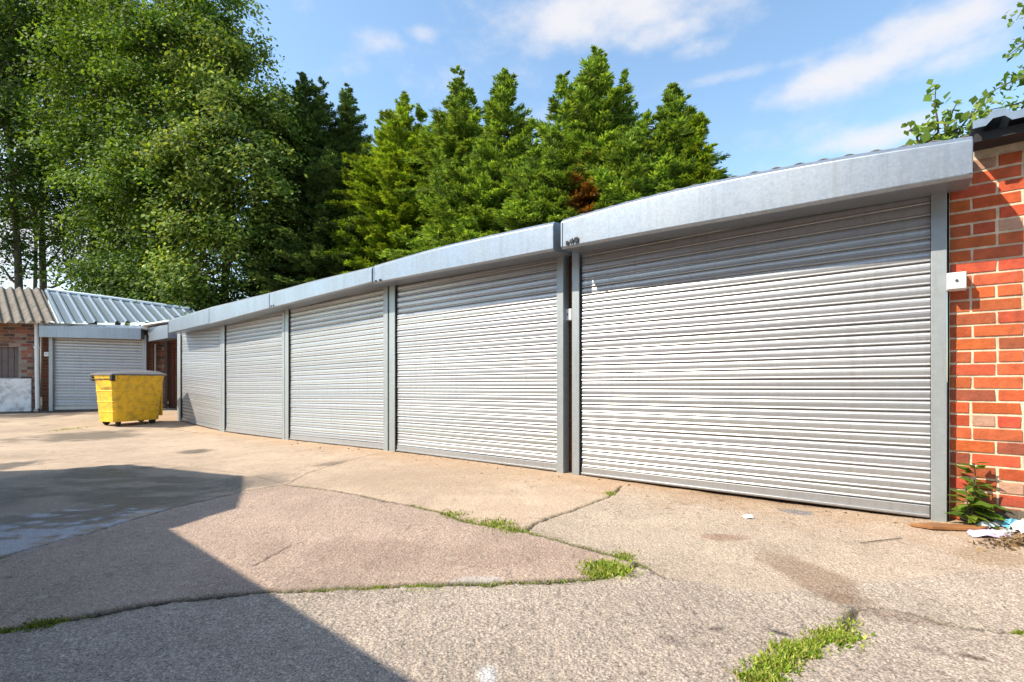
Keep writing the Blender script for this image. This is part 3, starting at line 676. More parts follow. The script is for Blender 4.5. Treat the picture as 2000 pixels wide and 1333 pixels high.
def recess():
    Yp = 13.45; root = thing('recessed_entry', 'brick recess with brown panel between the far corner garages', 'entryway', (XP(315, Yp), Yp, .1))
    mb = MB(); brick_wall(mb, (XP(300, Yp), Yp), (XP(321.5, Yp), Yp), Z6(664, Yp), (0, -1), palette='old', seed=51); mb.build('brick_pier', BRICK, root)
    mb = MB(); brick_wall(mb, (XP(321.5, Yp + .01), Yp + .22), (XP(352, Yp), Yp + .22), Z6(655, Yp), (0, -1), palette='dark', seed=52); mb.build('back_wall', BRICK, root)
    mb = MB(); mb.box((XP(335, Yp + .2), Yp + .20, 1.05), (.07, .008, .95)); mb.build('timber_panel', REDBROWN, root)
    mb = MB(); px = XP(297, Yp - .2); mb.tube([(px, Yp - .1, .2), (px, Yp - .1, Z6(668))], .03, 8); mb.build('pipe', WHITE, root)
    a, b = XP(289, 12.9), XP(327, 11.75)
    A0, A1 = np.array((a, 12.9)), np.array((b, 11.75)); nn = np.array((.7, .72))
    mb = MB(); zb, zt = Z6(667.5, 12.9), Z6(640, 12.9); zb1, zt1 = Z6(661, 11.75), Z6(634.5, 11.75)
    mb.hexa([(*A0, zb), (*A1, zb1), (*(A1 + nn * .35), zb1 + .02), (*(A0 + nn * .35), zb + .02)], [(*A0, zt), (*A1, zt1), (*(A1 + nn * .35), zt1 + .02), (*(A0 + nn * .35), zt + .02)]); mb.build('hood', GALV_BOX, root, bevel=.008)
    mb = MB(); q = [(XP(275, 12.75), 12.75), (b, 11.8), (XP(345, 13.9), 13.9), (XP(300, 14.2), 14.2)]
    mb.hexa([(x, y, zt + .03) for x, y in q], [(x, y, zt + .065) for x, y in q]); mb.build('flat_roof', WHITE, root)
recess()

# ------------------------------------------------------------------ buildings across the yard, out of the frame: they throw the shadow on the concrete
def shift(p, h): return np.array((p[0] - .957 * h, p[1] - .304 * h))
def prism_building(name, label, poly, h, cap):
    c = np.mean(poly, 0); root = thing(name, label, 'building', (c[0], c[1], 0)); z = 0
    mb = MB(); n = len(poly); ins = [c + (p - c) * (1 - .15 / np.linalg.norm(p - c)) for p in poly]
    mb.hexa([(*p, -.1) for p in ins], [(*p, h - .12) for p in ins], (.30, .10, .06)); mb.build('wall', BRICK, root)
    mb = MB(); mb.hexa([(*p, h - .12) for p in poly], [(*p, h) for p in poly]); mb.build('roof', FELT, root)
    mb = MB(); mb.hexa([(*(c + (p - c) * 1.002), h - .2) for p in poly], [(*(c + (p - c) * 1.002), h - .121) for p in poly]); mb.build('fascia', WHITE, root)
    return root
A_, I_ = G(334, 1035)[:2], G(810, 1334)[:2]; ed = (I_ - A_) / np.linalg.norm(I_ - A_); bk = np.array((-abs(ed[1]), -abs(ed[0]))); h1 = 2.5
P1 = shift(A_, h1); P2 = P1 + ed * 9
gb_ = prism_building('garage_block', 'brick building across the yard, steep roof added to dim the sky light', [P1, P2, P2 + bk * 6, P1 + bk * 6], h1, None)
mb = MB(); e0, e1 = P1 + bk * .02, P2 + bk * .02; r0, r1 = P1 + bk * 3, P2 + bk * 3; f0, f1 = P1 + bk * 5.98, P2 + bk * 5.98
mb.add([(*e0, h1 + .003), (*e1, h1 + .003), (*f1, h1 + .003), (*f0, h1 + .003), (*r0, h1 + 2.9), (*r1, h1 + 2.9)], [(0, 1, 5, 4), (2, 3, 4, 5), (1, 2, 5), (3, 0, 4), (3, 2, 1, 0)]); mb.build('added_steep_roof', FELT, gb_)  # steep roof added to block sky light and darken the near ground
h2 = 3.2
sh = [shift(G(*p)[:2], h2) for p in ((334, 1035), (466, 993), (477, 960), (477, 930), (256, 908), (152, 916), (-20, 936))]
prism_building('brick_store', 'brick store with flat roof at the left end of the building with the added roof', sh + [sh[-1] + (-2, -2.5), sh[-1] + (-1, -4.5), sh[0] + bk * 3.0], h2, None)

# ------------------------------------------------------------------ yellow wheeled bin
def bin_():
    c0 = G(220, 836); ang = R(68); lx = np.array((math.cos(ang), math.sin(ang), 0)); wy = np.array((-math.sin(ang), math.cos(ang), 0)); up = np.array((0, 0, 1))
    Lb, Wb = 1.02, .64; base = c0
    ctr = base + lx * Lb / 2 + wy * Wb / 2
    root = thing('waste_container', 'worn yellow wheeled waste bin with a grey lid by the far corner', 'waste bin', tuple(ctr))
    def Q(u, v, z): return ctr + lx * u + wy * v + up * z
    # ribbed tapering body
    mb = MB(); zs = []; 
    lev = [(.105, .50, .0), (.15, .505, .0), (.30, .52, 0), (.315, .53, .012), (.33, .524, 0), (.50, .54, 0), (.515, .55, .014), (.535, .545, 0), (.72, .56, 0), (.735, .57, .014), (.755, .566, 0), (.95, .583, 0), (.965, .592, .02), (1.02, .60, .02), (1.03, .615, .03), (1.06, .615, .03)]
    ring = []
    for (z, u, e) in lev:
        a = u * Lb * .94 / .6 * .53; a = Lb / 2 * (u / .615); b = Wb / 2 * (.86 + .14 * (z - .185) / .875); a = Lb / 2 * (.89 + .11 * (z - .185) / .875)
        a += e * .6; b += e * .6; ch = .05
        ring.append([Q(-a + ch, -b, z), Q(a - ch, -b, z), Q(a, -b + ch, z), Q(a, b - ch, z), Q(a - ch, b, z), Q(-a + ch, b, z), Q(-a, b - ch, z), Q(-a, -b + ch, z)])
    V = [p for r in ring for p in r]; n = 8; Fc = [(i * n + k, i * n + (k + 1) % n, (i + 1) * n + (k + 1) % n, (i + 1) * n + k) for i in range(len(ring) - 1) for k in range(n)] + [tuple(range(8))[::-1], tuple(range((len(ring) - 1) * 8, len(ring) * 8))]
    mb.add(V, Fc); mb.build('body', YELLOW, root, bevel=.006)
    mb = MB()      # side handling bar brackets and rim corners
    for (u, v) in ((-1, -1), (-1, 1)):
        mb = MB(); mb.box(Q(u * Lb * .5, v * Wb * .49, 1.0), (.035, .035, .06), (lx, wy, up)); mb.build('lid_bracket', RUBBER, root, bevel=.008)
    mb = MB(); mb.box(Q(Lb * .53, 0, .60), (.02, Wb * .30, .42), (lx, wy, up)); mb.build('end_panel', YELLOW, root, bevel=.01)
    mb = MB(); a, b = Lb / 2 + .04, Wb / 2 + .035
    lo = [Q(-a, -b, 1.062), Q(a, -b, 1.062), Q(a, b, 1.062), Q(-a, b, 1.062)]; mid = [Q(-a, -b, 1.09), Q(a, -b, 1.09), Q(a, b, 1.09), Q(-a, b, 1.09)]; tp = [Q(-a * .55, -b * .55, 1.115), Q(a * .8, -b * .6, 1.155), Q(a * .8, b * .7, 1.185), Q(-a * .55, b * .7, 1.15)]
    mb.add(lo + mid + tp, [(3, 2, 1, 0), (0, 1, 5, 4), (1, 2, 6, 5), (2, 3, 7, 6), (3, 0, 4, 7), (4, 5, 9, 8), (5, 6, 10, 9), (6, 7, 11, 10), (7, 4, 8, 11), (8, 9, 10, 11)])
    lid = mb.build('lid', LIDM, root, bevel=.012)
    mb = MB(); mb.tube([Q(-a * .9, b + .03, 1.09), Q(a * .9, b + .03, 1.09)], .02, 8); mb.build('hinge_rod', STEELD, lid)
    mb = MB(); mb.tube([Q(-a - .06, -b * .7, .98), Q(-a - .07, b * .7, .98)], .014, 8); mb.tube([Q(-a - .06, -b * .7, .98), Q(-a + .05, -b * .7, .98)], .014, 6); mb.tube([Q(-a - .07, b * .7, .98), Q(-a + .05, b * .7, .98)], .014, 6); mb.build('handle', RUBBER, root)
    for (u, v) in ((-1, -1), (1, -1), (-1, 1), (1, 1)):
        wx, wv = u * Lb * .33, v * Wb * .30; g = Q(wx, wv, 0); zz = float(gz(g[0], g[1])) - ctr[2]
        th = random.uniform(-.7, .7); ax = lx * math.sin(th) + wy * math.cos(th); c = Q(wx, wv, zz + .082)
        mb = MB(); mb.tube([c - ax * .024, c - ax * .018, c + ax * .018, c + ax * .024], [.068, .08, .08, .068], 18); w = mb.build('wheel', RUBBER, root)
        mb = MB(); f = np.cross(ax, up)
        for s in (-1, 1): mb.hexa([c + ax * .034 * s - f * .022, c + ax * .034 * s + f * .022, c + ax * .040 * s + f * .022, c + ax * .040 * s - f * .022], [Q(wx, wv, .185) + ax * .034 * s - f * .04, Q(wx, wv, .185) + ax * .034 * s + f * .04, Q(wx, wv, .185) + ax * .04 * s + f * .04, Q(wx, wv, .185) + ax * .04 * s - f * .04])
        mb.box(Q(wx, wv, .180), (.06, .05, .006), (lx, wy, up)); mb.build('castor_fork', STEELD, w)
bin_()

# ------------------------------------------------------------------ foliage
def quads(C, T, N_, ln, wd, bend=.0):
    """one pointed leaf per row: centre C, axis T, normal N_, length, width"""
    B = np.cross(T, N_); B /= (np.linalg.norm(B, axis=1, keepdims=True) + 1e-9)
    a = C - T * ln[:, None] * .5; b = C + B * wd[:, None] * .5 - T * ln[:, None] * .05; c = C + T * ln[:, None] * .5 - N_ * (ln * bend)[:, None]; d = C - B * wd[:, None] * .5 - T * ln[:, None] * .05
    V = np.stack([a, b, c, d], 1).reshape(-1, 3); Fq = np.arange(len(V)).reshape(-1, 4); return V, Fq
def unit(v): return v / (np.linalg.norm(v, axis=1, keepdims=True) + 1e-9)
def hue(rng, n, cols, spread=.22):
    cols = np.array(cols); k = rng.random(n)[:, None] * (len(cols) - 1); i = np.minimum(k.astype(int), len(cols) - 2); f = k - i
    c = cols[i[:, 0]] * (1 - f) + cols[i[:, 0] + 1] * f
    return c * (1 + rng.normal(0, spread, (n, 1))).clip(.45, 1.7)
def deciduous(label, px, Y, blobs, seed, cols, leaf=.13, dens=1.0, group='trees behind the garages', trunk_r=.16, name='broadleaf_tree', lean=0.0, topz=None):
    rng = np.random.default_rng(seed); x0 = (px - CXP) / F * Y; z0 = float(gz(x0, Y)) - .1
    bl = [(at(b[0], b[1], b[2]), b[3], (b[4] if len(b) > 4 else 1.0)) for b in blobs]
    top = max(b[0][2] for b in bl) if topz is None else topz
    root = thing(name, label, 'tree', (x0, Y, z0), group)
    mb = MB(); npt = 9; tr = []
    for k in range(npt):
        f = k / (npt - 1); tr.append(np.array((x0 + lean * f + .25 * math.sin(f * 5 + seed) * f, Y + .2 * math.sin(f * 4 + seed * 2) * f, z0 + (top - z0) * f)))
    mb.tube(tr, [trunk_r * (1 - .8 * k / (npt - 1)) for k in range(npt)], 9)
    C, N_, K = [], [], []
    for (c, r, dn) in bl:
        f = np.clip((c[2] - r * .8 - z0) / (top - z0), .15, .9); s = tr[0] + (tr[-1] - tr[0]) * f; i = f * (npt - 1); i0 = int(min(i, npt - 2)); s = tr[i0] + (tr[i0 + 1] - tr[i0]) * (i - i0)
        mid = (s + c) / 2 + np.array((0, 0, -.15 * r)); mb.tube([s, mid, c], [trunk_r * .42, trunk_r * .28, trunk_r * .12], 6, caps=False)
        ns = int(9.5 * r * r * dn) + 4
        d = unit(rng.normal(size=(ns, 3))); rr = r * rng.uniform(.35, 1.08, ns); sc = c + d * rr[:, None] * np.array((1, 1, .9))
        for q in range(ns):
            if q % 2 == 0: mb.tube([c + (sc[q] - c) * .15, (c + sc[q]) / 2 + np.array((0, 0, .08)), sc[q]], [.03, .02, .008], 4, caps=False)
            nl = int(rng.uniform(80, 250) * dn ** .5 * dens); sr = rng.uniform(.30, .66)
            od = np.array((d[q][0], d[q][1], 0)) * .5                      # a bough end: layered, drooping outwards
            p = rng.normal(size=(nl, 3)) * np.array((sr * .62, sr * .62, .13)); p[:, 2] -= .30 * (p[:, 0] * od[0] + p[:, 1] * od[1]) * 2 + .35 * (p[:, 0] ** 2 + p[:, 1] ** 2)
            p[:, 2] += rng.choice([-.16, 0, .16], nl)
            C.append(sc[q] + p); nn = unit(np.tile(od * .9 + np.array((0, -.12, .8)), (nl, 1)) + rng.normal(size=(nl, 3)) * .36); N_.append(nn)
            K.append(np.full(nl, rng.uniform(-1, 1)))
    C = np.concatenate(C); N_ = np.concatenate(N_); K = np.concatenate(K); n = len(C)
    T = unit(np.cross(N_, rng.normal(size=(n, 3)))); T[:, 2] -= .35; T = unit(T)
    ln = leaf * .88 * rng.uniform(.6, 1.4, n); V, Fq = quads(C, T, N_, ln, ln * rng.uniform(.55, .85, n), .15)
    col = hue(rng, n, cols, .13) * (1 + .42 * K)[:, None]
    mb.build('trunk', BARK, root, smooth=True)
    mesh_obj('crown', V, Fq, LEAF, root, np.repeat(col, 4, 0))
    return n
NL = 0
MID = [(.05, .11, .016), (.09, .165, .022), (.16, .24, .035)]; DEEP = [(.040, .09, .018), (.07, .135, .022), (.13, .20, .035)]; LIGHT = [(.08, .15, .022), (.15, .23, .035), (.30, .36, .10)]
NL += deciduous('tall leafy tree at the left edge with thin pale trunk and open gaps of sky', 35, 19, [(20, 50, 19, 2.5), (95, 35, 19, 2.2), (-10, 170, 18, 2.2, .8), (60, 245, 18.5, 1.9, .55), (10, 345, 18, 1.9, .8), (100, 375, 19, 1.6, .8), (30, 455, 19, 1.1, .4), (-60, 300, 18.5, 2.2), (-80, 60, 19, 2.8), (5, 520, 19, .9, .35), (55, 510, 19, .8, .3), (-30, 430, 19, 1.2, .5)], 1, DEEP)
NL += deciduous('tall leafy tree rising over the join of grey and steel roofs', 88, 21, [(130, 110, 21, 2.6), (180, 30, 21, 2.6), (120, 290, 21, 2.2, .8), (150, 410, 20, 1.7, .7), (70, 420, 21, 1.3, .6), (120, 480, 21, 1.2, .4), (150, 530, 20.5, .9, .5)], 2, DEEP)
NL += deciduous('large leafy tree above the middle of the profiled steel roof', 182, 18, [(230, 60, 18, 2.3), (295, 50, 18, 2.0), (195, 180, 17.5, 2.1), (270, 180, 17.5, 2.1), (185, 310, 17.5, 1.9), (250, 340, 17, 1.9), (235, 450, 18, 1.5), (180, 470, 18, 1.1, .5)], 3, MID)
NL += deciduous('broad dark leafy tree with thick ivy clad trunk right of the steel roof', 330, 17, [(365, 40, 17, 1.9), (415, 40, 17, 1.3), (340, 130, 16.5, 2.0), (405, 110, 17, 1.6), (320, 250, 16.5, 2.0), (335, 370, 16.5, 1.9), (300, 470, 17, 1.5), (370, 480, 16.5, 1.5), (330, 540, 17, 1.2), (265, 530, 17.5, 1.1), (385, 300, 15.8, 1.2), (300, 380, 16.5, 1.4), (375, 420, 15.8, 1.1)], 4, MID, trunk_r=.3)
NL += deciduous('leafy tree with pale yellow green clusters leaning right toward the dark conifers', 440, 16, [(445, 170, 16, 1.6), (478, 110, 16.5, .9), (440, 290, 15.5, 1.7), (500, 240, 16, 1.3), (490, 350, 15.2, 1.3), (420, 400, 15.2, 1.6), (505, 430, 15.5, 1.2), (450, 500, 15.5, 1.4), (400, 550, 15.5, 1.2), (530, 300, 16, .7), (395, 210, 15.8, 1.3), (400, 300, 15.3, 1.2), (520, 200, 16.3, .8)], 5, LIGHT)
NL += deciduous('slim young tree with bare lower stem behind the grey corrugated roof', 62, 23, [(60, 200, 23, 2.2, .7), (50, 400, 23, 1.5, .4)], 6, MID, trunk_r=.11)
NL += deciduous('slim dark stemmed tree above the middle ribs of steel roof', 232, 20, [(240, 260, 20, 2.2), (225, 390, 20, 1.6), (290, 400, 20, 1.7)], 8, DEEP, trunk_r=.12)
NL += deciduous('low dark bushy tree directly behind the ridge of the steel roof', 245, 16.2, [(170, 545, 16.2, .9, .7), (215, 555, 16.2, .9), (265, 560, 16.2, 1.0), (310, 575, 16, 1.0), (350, 580, 15.6, .9), (395, 575, 15.2, .9)], 9, DEEP, trunk_r=.1)

def conifer(label, px, dist, ytop, rad, seed, cols, nb=420, leaders=(), zlow=1.2, brown=None, group='conifers behind the garages', name='conifer_tree', Yfix=None, shape=.75):
    """dist: distance of the trunk from the eye's side, measured square to the row"""
    rng = np.random.default_rng(seed)
    r_ = (px - CXP) / F; Y = Yfix or dist / (-(RN[0] * r_) - RN[1]); x0 = r_ * Y; z0 = float(gz(x0, Y)) - .1; H = EYE + (HZ - ytop) / F * Y - z0
    root = thing(name, label, 'tree', (x0, Y, z0), group)
    stems = [(0., 0., H, rad)] + [(dx * Y / F, dy, (EYE + (HZ - yt) / F * Y - z0), rad * k) for dx, dy, yt, k in leaders]
    mb = MB(); C, T, N_, Ln, K = [], [], [], [], []
    for si, (sx, sy, sh_, sr) in enumerate(stems):
        bx, by, wx = x0 + sx * .5, Y + sy * .5, rng.normal() * .16
        mb.tube([(x0 + sx * .15, Y + sy * .15, z0), (bx, by, z0 + sh_ * .35), (x0 + sx, Y + sy, z0 + sh_ * .7), (x0 + sx, Y + sy, z0 + sh_ * .92), (x0 + sx + wx, Y + sy, z0 + sh_)], [.13, .09, .045, .014, .005], 7)
        m = int(nb * (1.05 if si == 0 else .5) * (sh_ / 8))
        hh = zlow / sh_ + (1 - zlow / sh_) * rng.random(m) ** .85; az = rng.random(m) * 2 * math.pi
        for h, a in zip(hh, az):
            q = 1 - h; lobe = .38 + 1.2 * float(vnoise(np.array([a * 1.1 + si * 7]), np.array([h * sh_ * .8]), seed)[0])
            L = sr * 1.42 * min(1.0, (q / .60) ** .95) * rng.uniform(.45, 1.15) * lobe + .16
            if q < .3 and rng.random() > .30 + q * 2.0: continue
            if rng.random() < .16: L *= rng.uniform(1.1, 1.4)
            L = min(L, sr * 1.3 + .15)
            el = rng.uniform(.1, .7) + .6 * h ** 5
            f = min(1, h / .7); o = np.array((x0 + sx * (.15 + .85 * f), Y + sy * (.15 + .85 * f), z0 + sh_ * h))
            d = np.array((math.cos(a) * math.cos(el), math.sin(a) * math.cos(el), math.sin(el)))
            side = np.array((-math.sin(a), math.cos(a), 0.)); nn = np.cross(side, d); nn /= np.linalg.norm(nn)
            k = max(5, int(L / .068)); s = np.linspace(.22, 1, k) + rng.normal(0, .02, k)
            P = o + d * (s * L)[:, None] + np.array((0, 0, -1.)) * (.22 * L * s ** 2)[:, None] + rng.normal(0, .02, (k, 3))
            if L > .5: mb.tube([o, o + d * L * .5 - np.array((0, 0, .05 * L)), P[-1]], [.022, .014, .005], 4, caps=False)
            kk = rng.uniform(-1, 1)
            for g in (-1, 1, 0):                      # side sprays, drooping at the ends
                for w in range(6):
                    fr = .2 + .8 * w / 5
                    reach = (.13 + .30 * (1 - s)) * min(1, L * 1.2) * fr
                    tdir = d * (.75 + .2 * rng.random(k))[:, None] + side * g * (.65 + .25 * rng.random(k))[:, None] + np.array((0, 0, -.22)) + rng.normal(0, .16, (k, 3))
                    tdir = unit(tdir); C.append(P + tdir * reach[:, None]); T.append(unit(tdir + np.array((0, 0, -.12)) + rng.normal(0, .18, (k, 3)))); N_.append(unit(np.tile(nn, (k, 1)) + rng.normal(0, .42, (k, 3)))); Ln.append(rng.uniform(.07, .155, k)); K.append(np.full(k, kk))
        # leader tip: a bending whip with a few short drooping twigs
        k = 60; f = rng.random(k) ** .8; zz = .90 + .10 * f; P = np.stack([x0 + sx + wx * f ** 2, np.full(k, Y + sy), z0 + sh_ * zz], 1); a = rng.random(k) * 6.28
        tdir = unit(np.stack([np.cos(a), np.sin(a), rng.uniform(-.2, .7, k)], 1)); C.append(P + tdir * (rng.random(k) * (.26 * (1.1 - f)))[:, None]); T.append(tdir); N_.append(unit(rng.normal(size=(k, 3)))); Ln.append(rng.uniform(.08, .17, k)); K.append(np.zeros(k))
    C, T, N_, Ln, K = map(np.concatenate, (C, T, N_, Ln, K)); n = len(C)
    N_ = unit(N_ - T * (N_ * T).sum(1, keepdims=True))
    V, Fq = quads(C, T, N_, Ln, Ln * rng.uniform(.20, .36, n), .12)
    col = hue(rng, n, cols, .2) * (1 + .4 * K)[:, None]
    if brown is not None:
        bc = at(brown[0], brown[1], Y - rad * .8); m = sstep(1.0, .5, np.sqrt(((C[:, 0] - bc[0]) / brown[2]) ** 2 + ((C[:, 2] - bc[2]) / brown[3]) ** 2 + ((C[:, 1] - bc[1]) / 1.0) ** 2) + rng.normal(0, .15, n))
        col = np.where(m[:, None] > .4, np.array((.30, .13, .03)) * rng.uniform(.6, 1.3, (n, 1)), col)
    mb.build('trunk', BARK, root, smooth=True)
    mesh_obj('crown', V, Fq, CONIFER, root, np.repeat(col, 4, 0))
    return n
CD = [(.05, .105, .036), (.095, .165, .046), (.17, .24, .065)]; CG = [(.08, .17, .025), (.18, .29, .04), (.32, .42, .075)]; CY = [(.13, .23, .016), (.22, .32, .025), (.33, .41, .045)]
NC = 0
NC += conifer('tall dark green conifer with several upright tips beside the leaning leafy tree', 592, 0, 150, 1.9, 21, CD, 700, [(-48, .3, 172, .7), (38, -.2, 165, .7)], Yfix=18)
NC += conifer('dark pointed conifer standing alone against sky left of the bright conifers', 680, 0, 172, 1.6, 22, CD, 600, [(-30, .4, 230, .7)], Yfix=18)
NC += conifer('dark low conifer filling the gap under the two tall dark ones', 640, 0, 300, 2.0, 32, CD, 600, [(-60, .2, 330, .8), (55, .1, 330, .7)], Yfix=16.6)
NC += conifer('bright yellow green conifer first in the hedge beside the dark ones', 790, 10.6, 190, 1.75, 23, CY, 560, [(-38, -.2, 232, .75), (30, .2, 205, .7)])
NC += conifer('bright green conifer with one thin curved leader, second in the hedge', 893, 10.8, 138, 1.5, 24, CG, 560, [(-35, .1, 215, .7), (28, 0, 190, .6)])
NC += conifer('low spreading bright conifer bulging toward the garage roofs', 735, 9.9, 350, 1.3, 25, CY, 520, [(50, -.2, 330, .8), (-30, 0, 410, .7)])
NC += conifer('narrow dark tipped conifer in the middle of the hedge', 985, 10.7, 148, 1.35, 26, CG, 560, [(-22, .1, 190, .6), (30, 0, 235, .7)])
NC += conifer('dense green conifer mass low in front of the narrow middle one', 930, 9.7, 300, 1.5, 33, CG, 560, [(70, .1, 290, .9), (-60, .1, 310, .9)])
NC += conifer('tallest conifer of the hedge with spreading top and brown dead patch', 1165, 10.8, 104, 1.5, 27, CG, 620, [(-62, .1, 142, .8), (55, .1, 150, .75), (-20, -.2, 175, .7)], brown=(1140, 375, .42, .75))
NC += conifer('green conifer with thin bare leader near the right end of the hedge', 1315, 10.4, 180, 1.05, 28, CG, 560, [(-55, .1, 210, .8), (18, 0, 235, .7)])
NC += conifer('rounded end conifer of the hedge touching the open sky', 1362, 10.2, 235, .72, 29, CY, 560, [(-20, .1, 255, .8)])
NC += conifer('low green conifer in front of the brown patched one', 1080, 9.6, 265, 1.25, 30, CG, 560, [(60, 0, 300, .8), (-40, .1, 280, .8)], brown=(1140, 375, .40, .75))
NC += conifer('low bushy conifer above the roof between the last two tips', 1240, 9.7, 265, 1.1, 31, CG, 560, [(55, 0, 285, .8)], brown=(1145, 370, .36, .7))

# leafy sapling behind the roof on the right, and the tree whose boughs come in from the right edge
def sapling():
    rng = np.random.default_rng(61); Y = 7.4; x0 = (1835 - CXP) / F * Y; z0 = 0
    root = thing('sapling', 'lobed leaf sapling poking up over the roof edge near the right', 'tree', (x0, Y, z0))
    mb = MB(); C = []; N_ = []
    stems = [[(1835, 330), (1832, 240), (1826, 205), (1828, 165)], [(1835, 330), (1850, 250), (1862, 215), (1870, 200)], [(1835, 330), (1800, 265), (1775, 255)], [(1840, 330), (1880, 245), (1905, 215), (1935, 195)], [(1840, 330), (1900, 250), (1935, 225), (1955, 222)], [(1835, 330), (1815, 262), (1805, 250)], [(1840, 330), (1865, 255), (1890, 248)], [(1800, 320), (1790, 262), (1778, 252)], [(1815, 320), (1812, 258), (1820, 244)], [(1850, 320), (1846, 246), (1842, 236)], [(1900, 300), (1912, 238), (1925, 232)], [(1940, 300), (1958, 228), (1975, 224)]]
    mb.tube([(x0, Y, z0), (x0 + .05, Y, 2), at(1835, 330, Y)], [.05, .04, .03], 7)
    for s in stems:
        p = [at(a, b, Y) for a, b in s]; mb.tube(p, [.018, .014, .009, .005][:len(p)], 5)
        for a, b in zip(p[:-1], p[1:]):
            m = int(np.linalg.norm(b - a) / .022)
            for k in range(m): C.append(a + (b - a) * (k + rng.random()) / m + rng.normal(0, .075, 3)); N_.append(rng.normal(0, .5, 3) + (-.3, -.35, .75))
    n = len(C); C = np.array(C); N_ = unit(np.array(N_)); T = unit(np.cross(N_, rng.normal(size=(n, 3)))); T[:, 2] -= .5; T = unit(T); N_ = unit(N_ - T * (N_ * T).sum(1, keepdims=True)); ln = rng.uniform(.09, .17, n)
    V, Fq = quads(C, T, N_, ln, ln * rng.uniform(.6, .9, n), .2); mb.build('trunk', BARK, root); mesh_obj('crown', V, Fq, LEAF, root, np.repeat(hue(rng, n, LIGHT), 4, 0))
    rng = np.random.default_rng(62); Y = 8.6; x0 = (2180 - CXP) / F * Y
    root = thing('broadleaf_tree', 'tree off the right edge whose thin boughs reach in over the roof', 'tree', (x0, Y, 0))
    mb = MB(); C = []; N_ = []; mb.tube([(x0, Y, 0), (x0 - .1, Y, 3), at(2170, 60, Y), at(2150, -150, Y)], [.2, .16, .11, .05], 9)
    for s in ([(2170, 250), (2060, 180), (1980, 205), (1900, 222)], [(2170, 150), (2050, 120), (1975, 160), (1915, 190)], [(2165, 60), (2060, 60), (2000, 85), (1968, 110)], [(2160, 20), (2050, -20), (2000, 15), (1985, 40)], [(2170, 200), (2080, 150), (2010, 150), (1960, 165)], [(2170, 240), (2080, 215), (2020, 205), (1985, 212)]):
        p = [at(a, b, Y + rng.normal(0, .15)) for a, b in s]; mb.tube(p, [.04, .025, .012, .004], 5)
        for a, b, dn in zip(p[:-1], p[1:], (.03, .022, .035)):
            m = int(np.linalg.norm(b - a) / dn * 1.6)
            for k in range(m): C.append(a + (b - a) * (k + rng.random()) / m + rng.normal(0, .10, 3) * (1, 1, .8)); N_.append(rng.normal(0, .5, 3) + (-.2, -.2, .8))
    n = len(C); C = np.array(C); N_ = unit(np.array(N_)); T = unit(np.cross(N_, rng.normal(size=(n, 3)))); T[:, 2] -= .4; T = unit(T); N_ = unit(N_ - T * (N_ * T).sum(1, keepdims=True)); ln = rng.uniform(.07, .15, n)
    V, Fq = quads(C, T, N_, ln, ln * rng.uniform(.45, .7, n), .2); mb.build('trunk', BARK, root); mesh_obj('crown', V, Fq, LEAF, root, np.repeat(hue(rng, n, MID), 4, 0))
sapling()

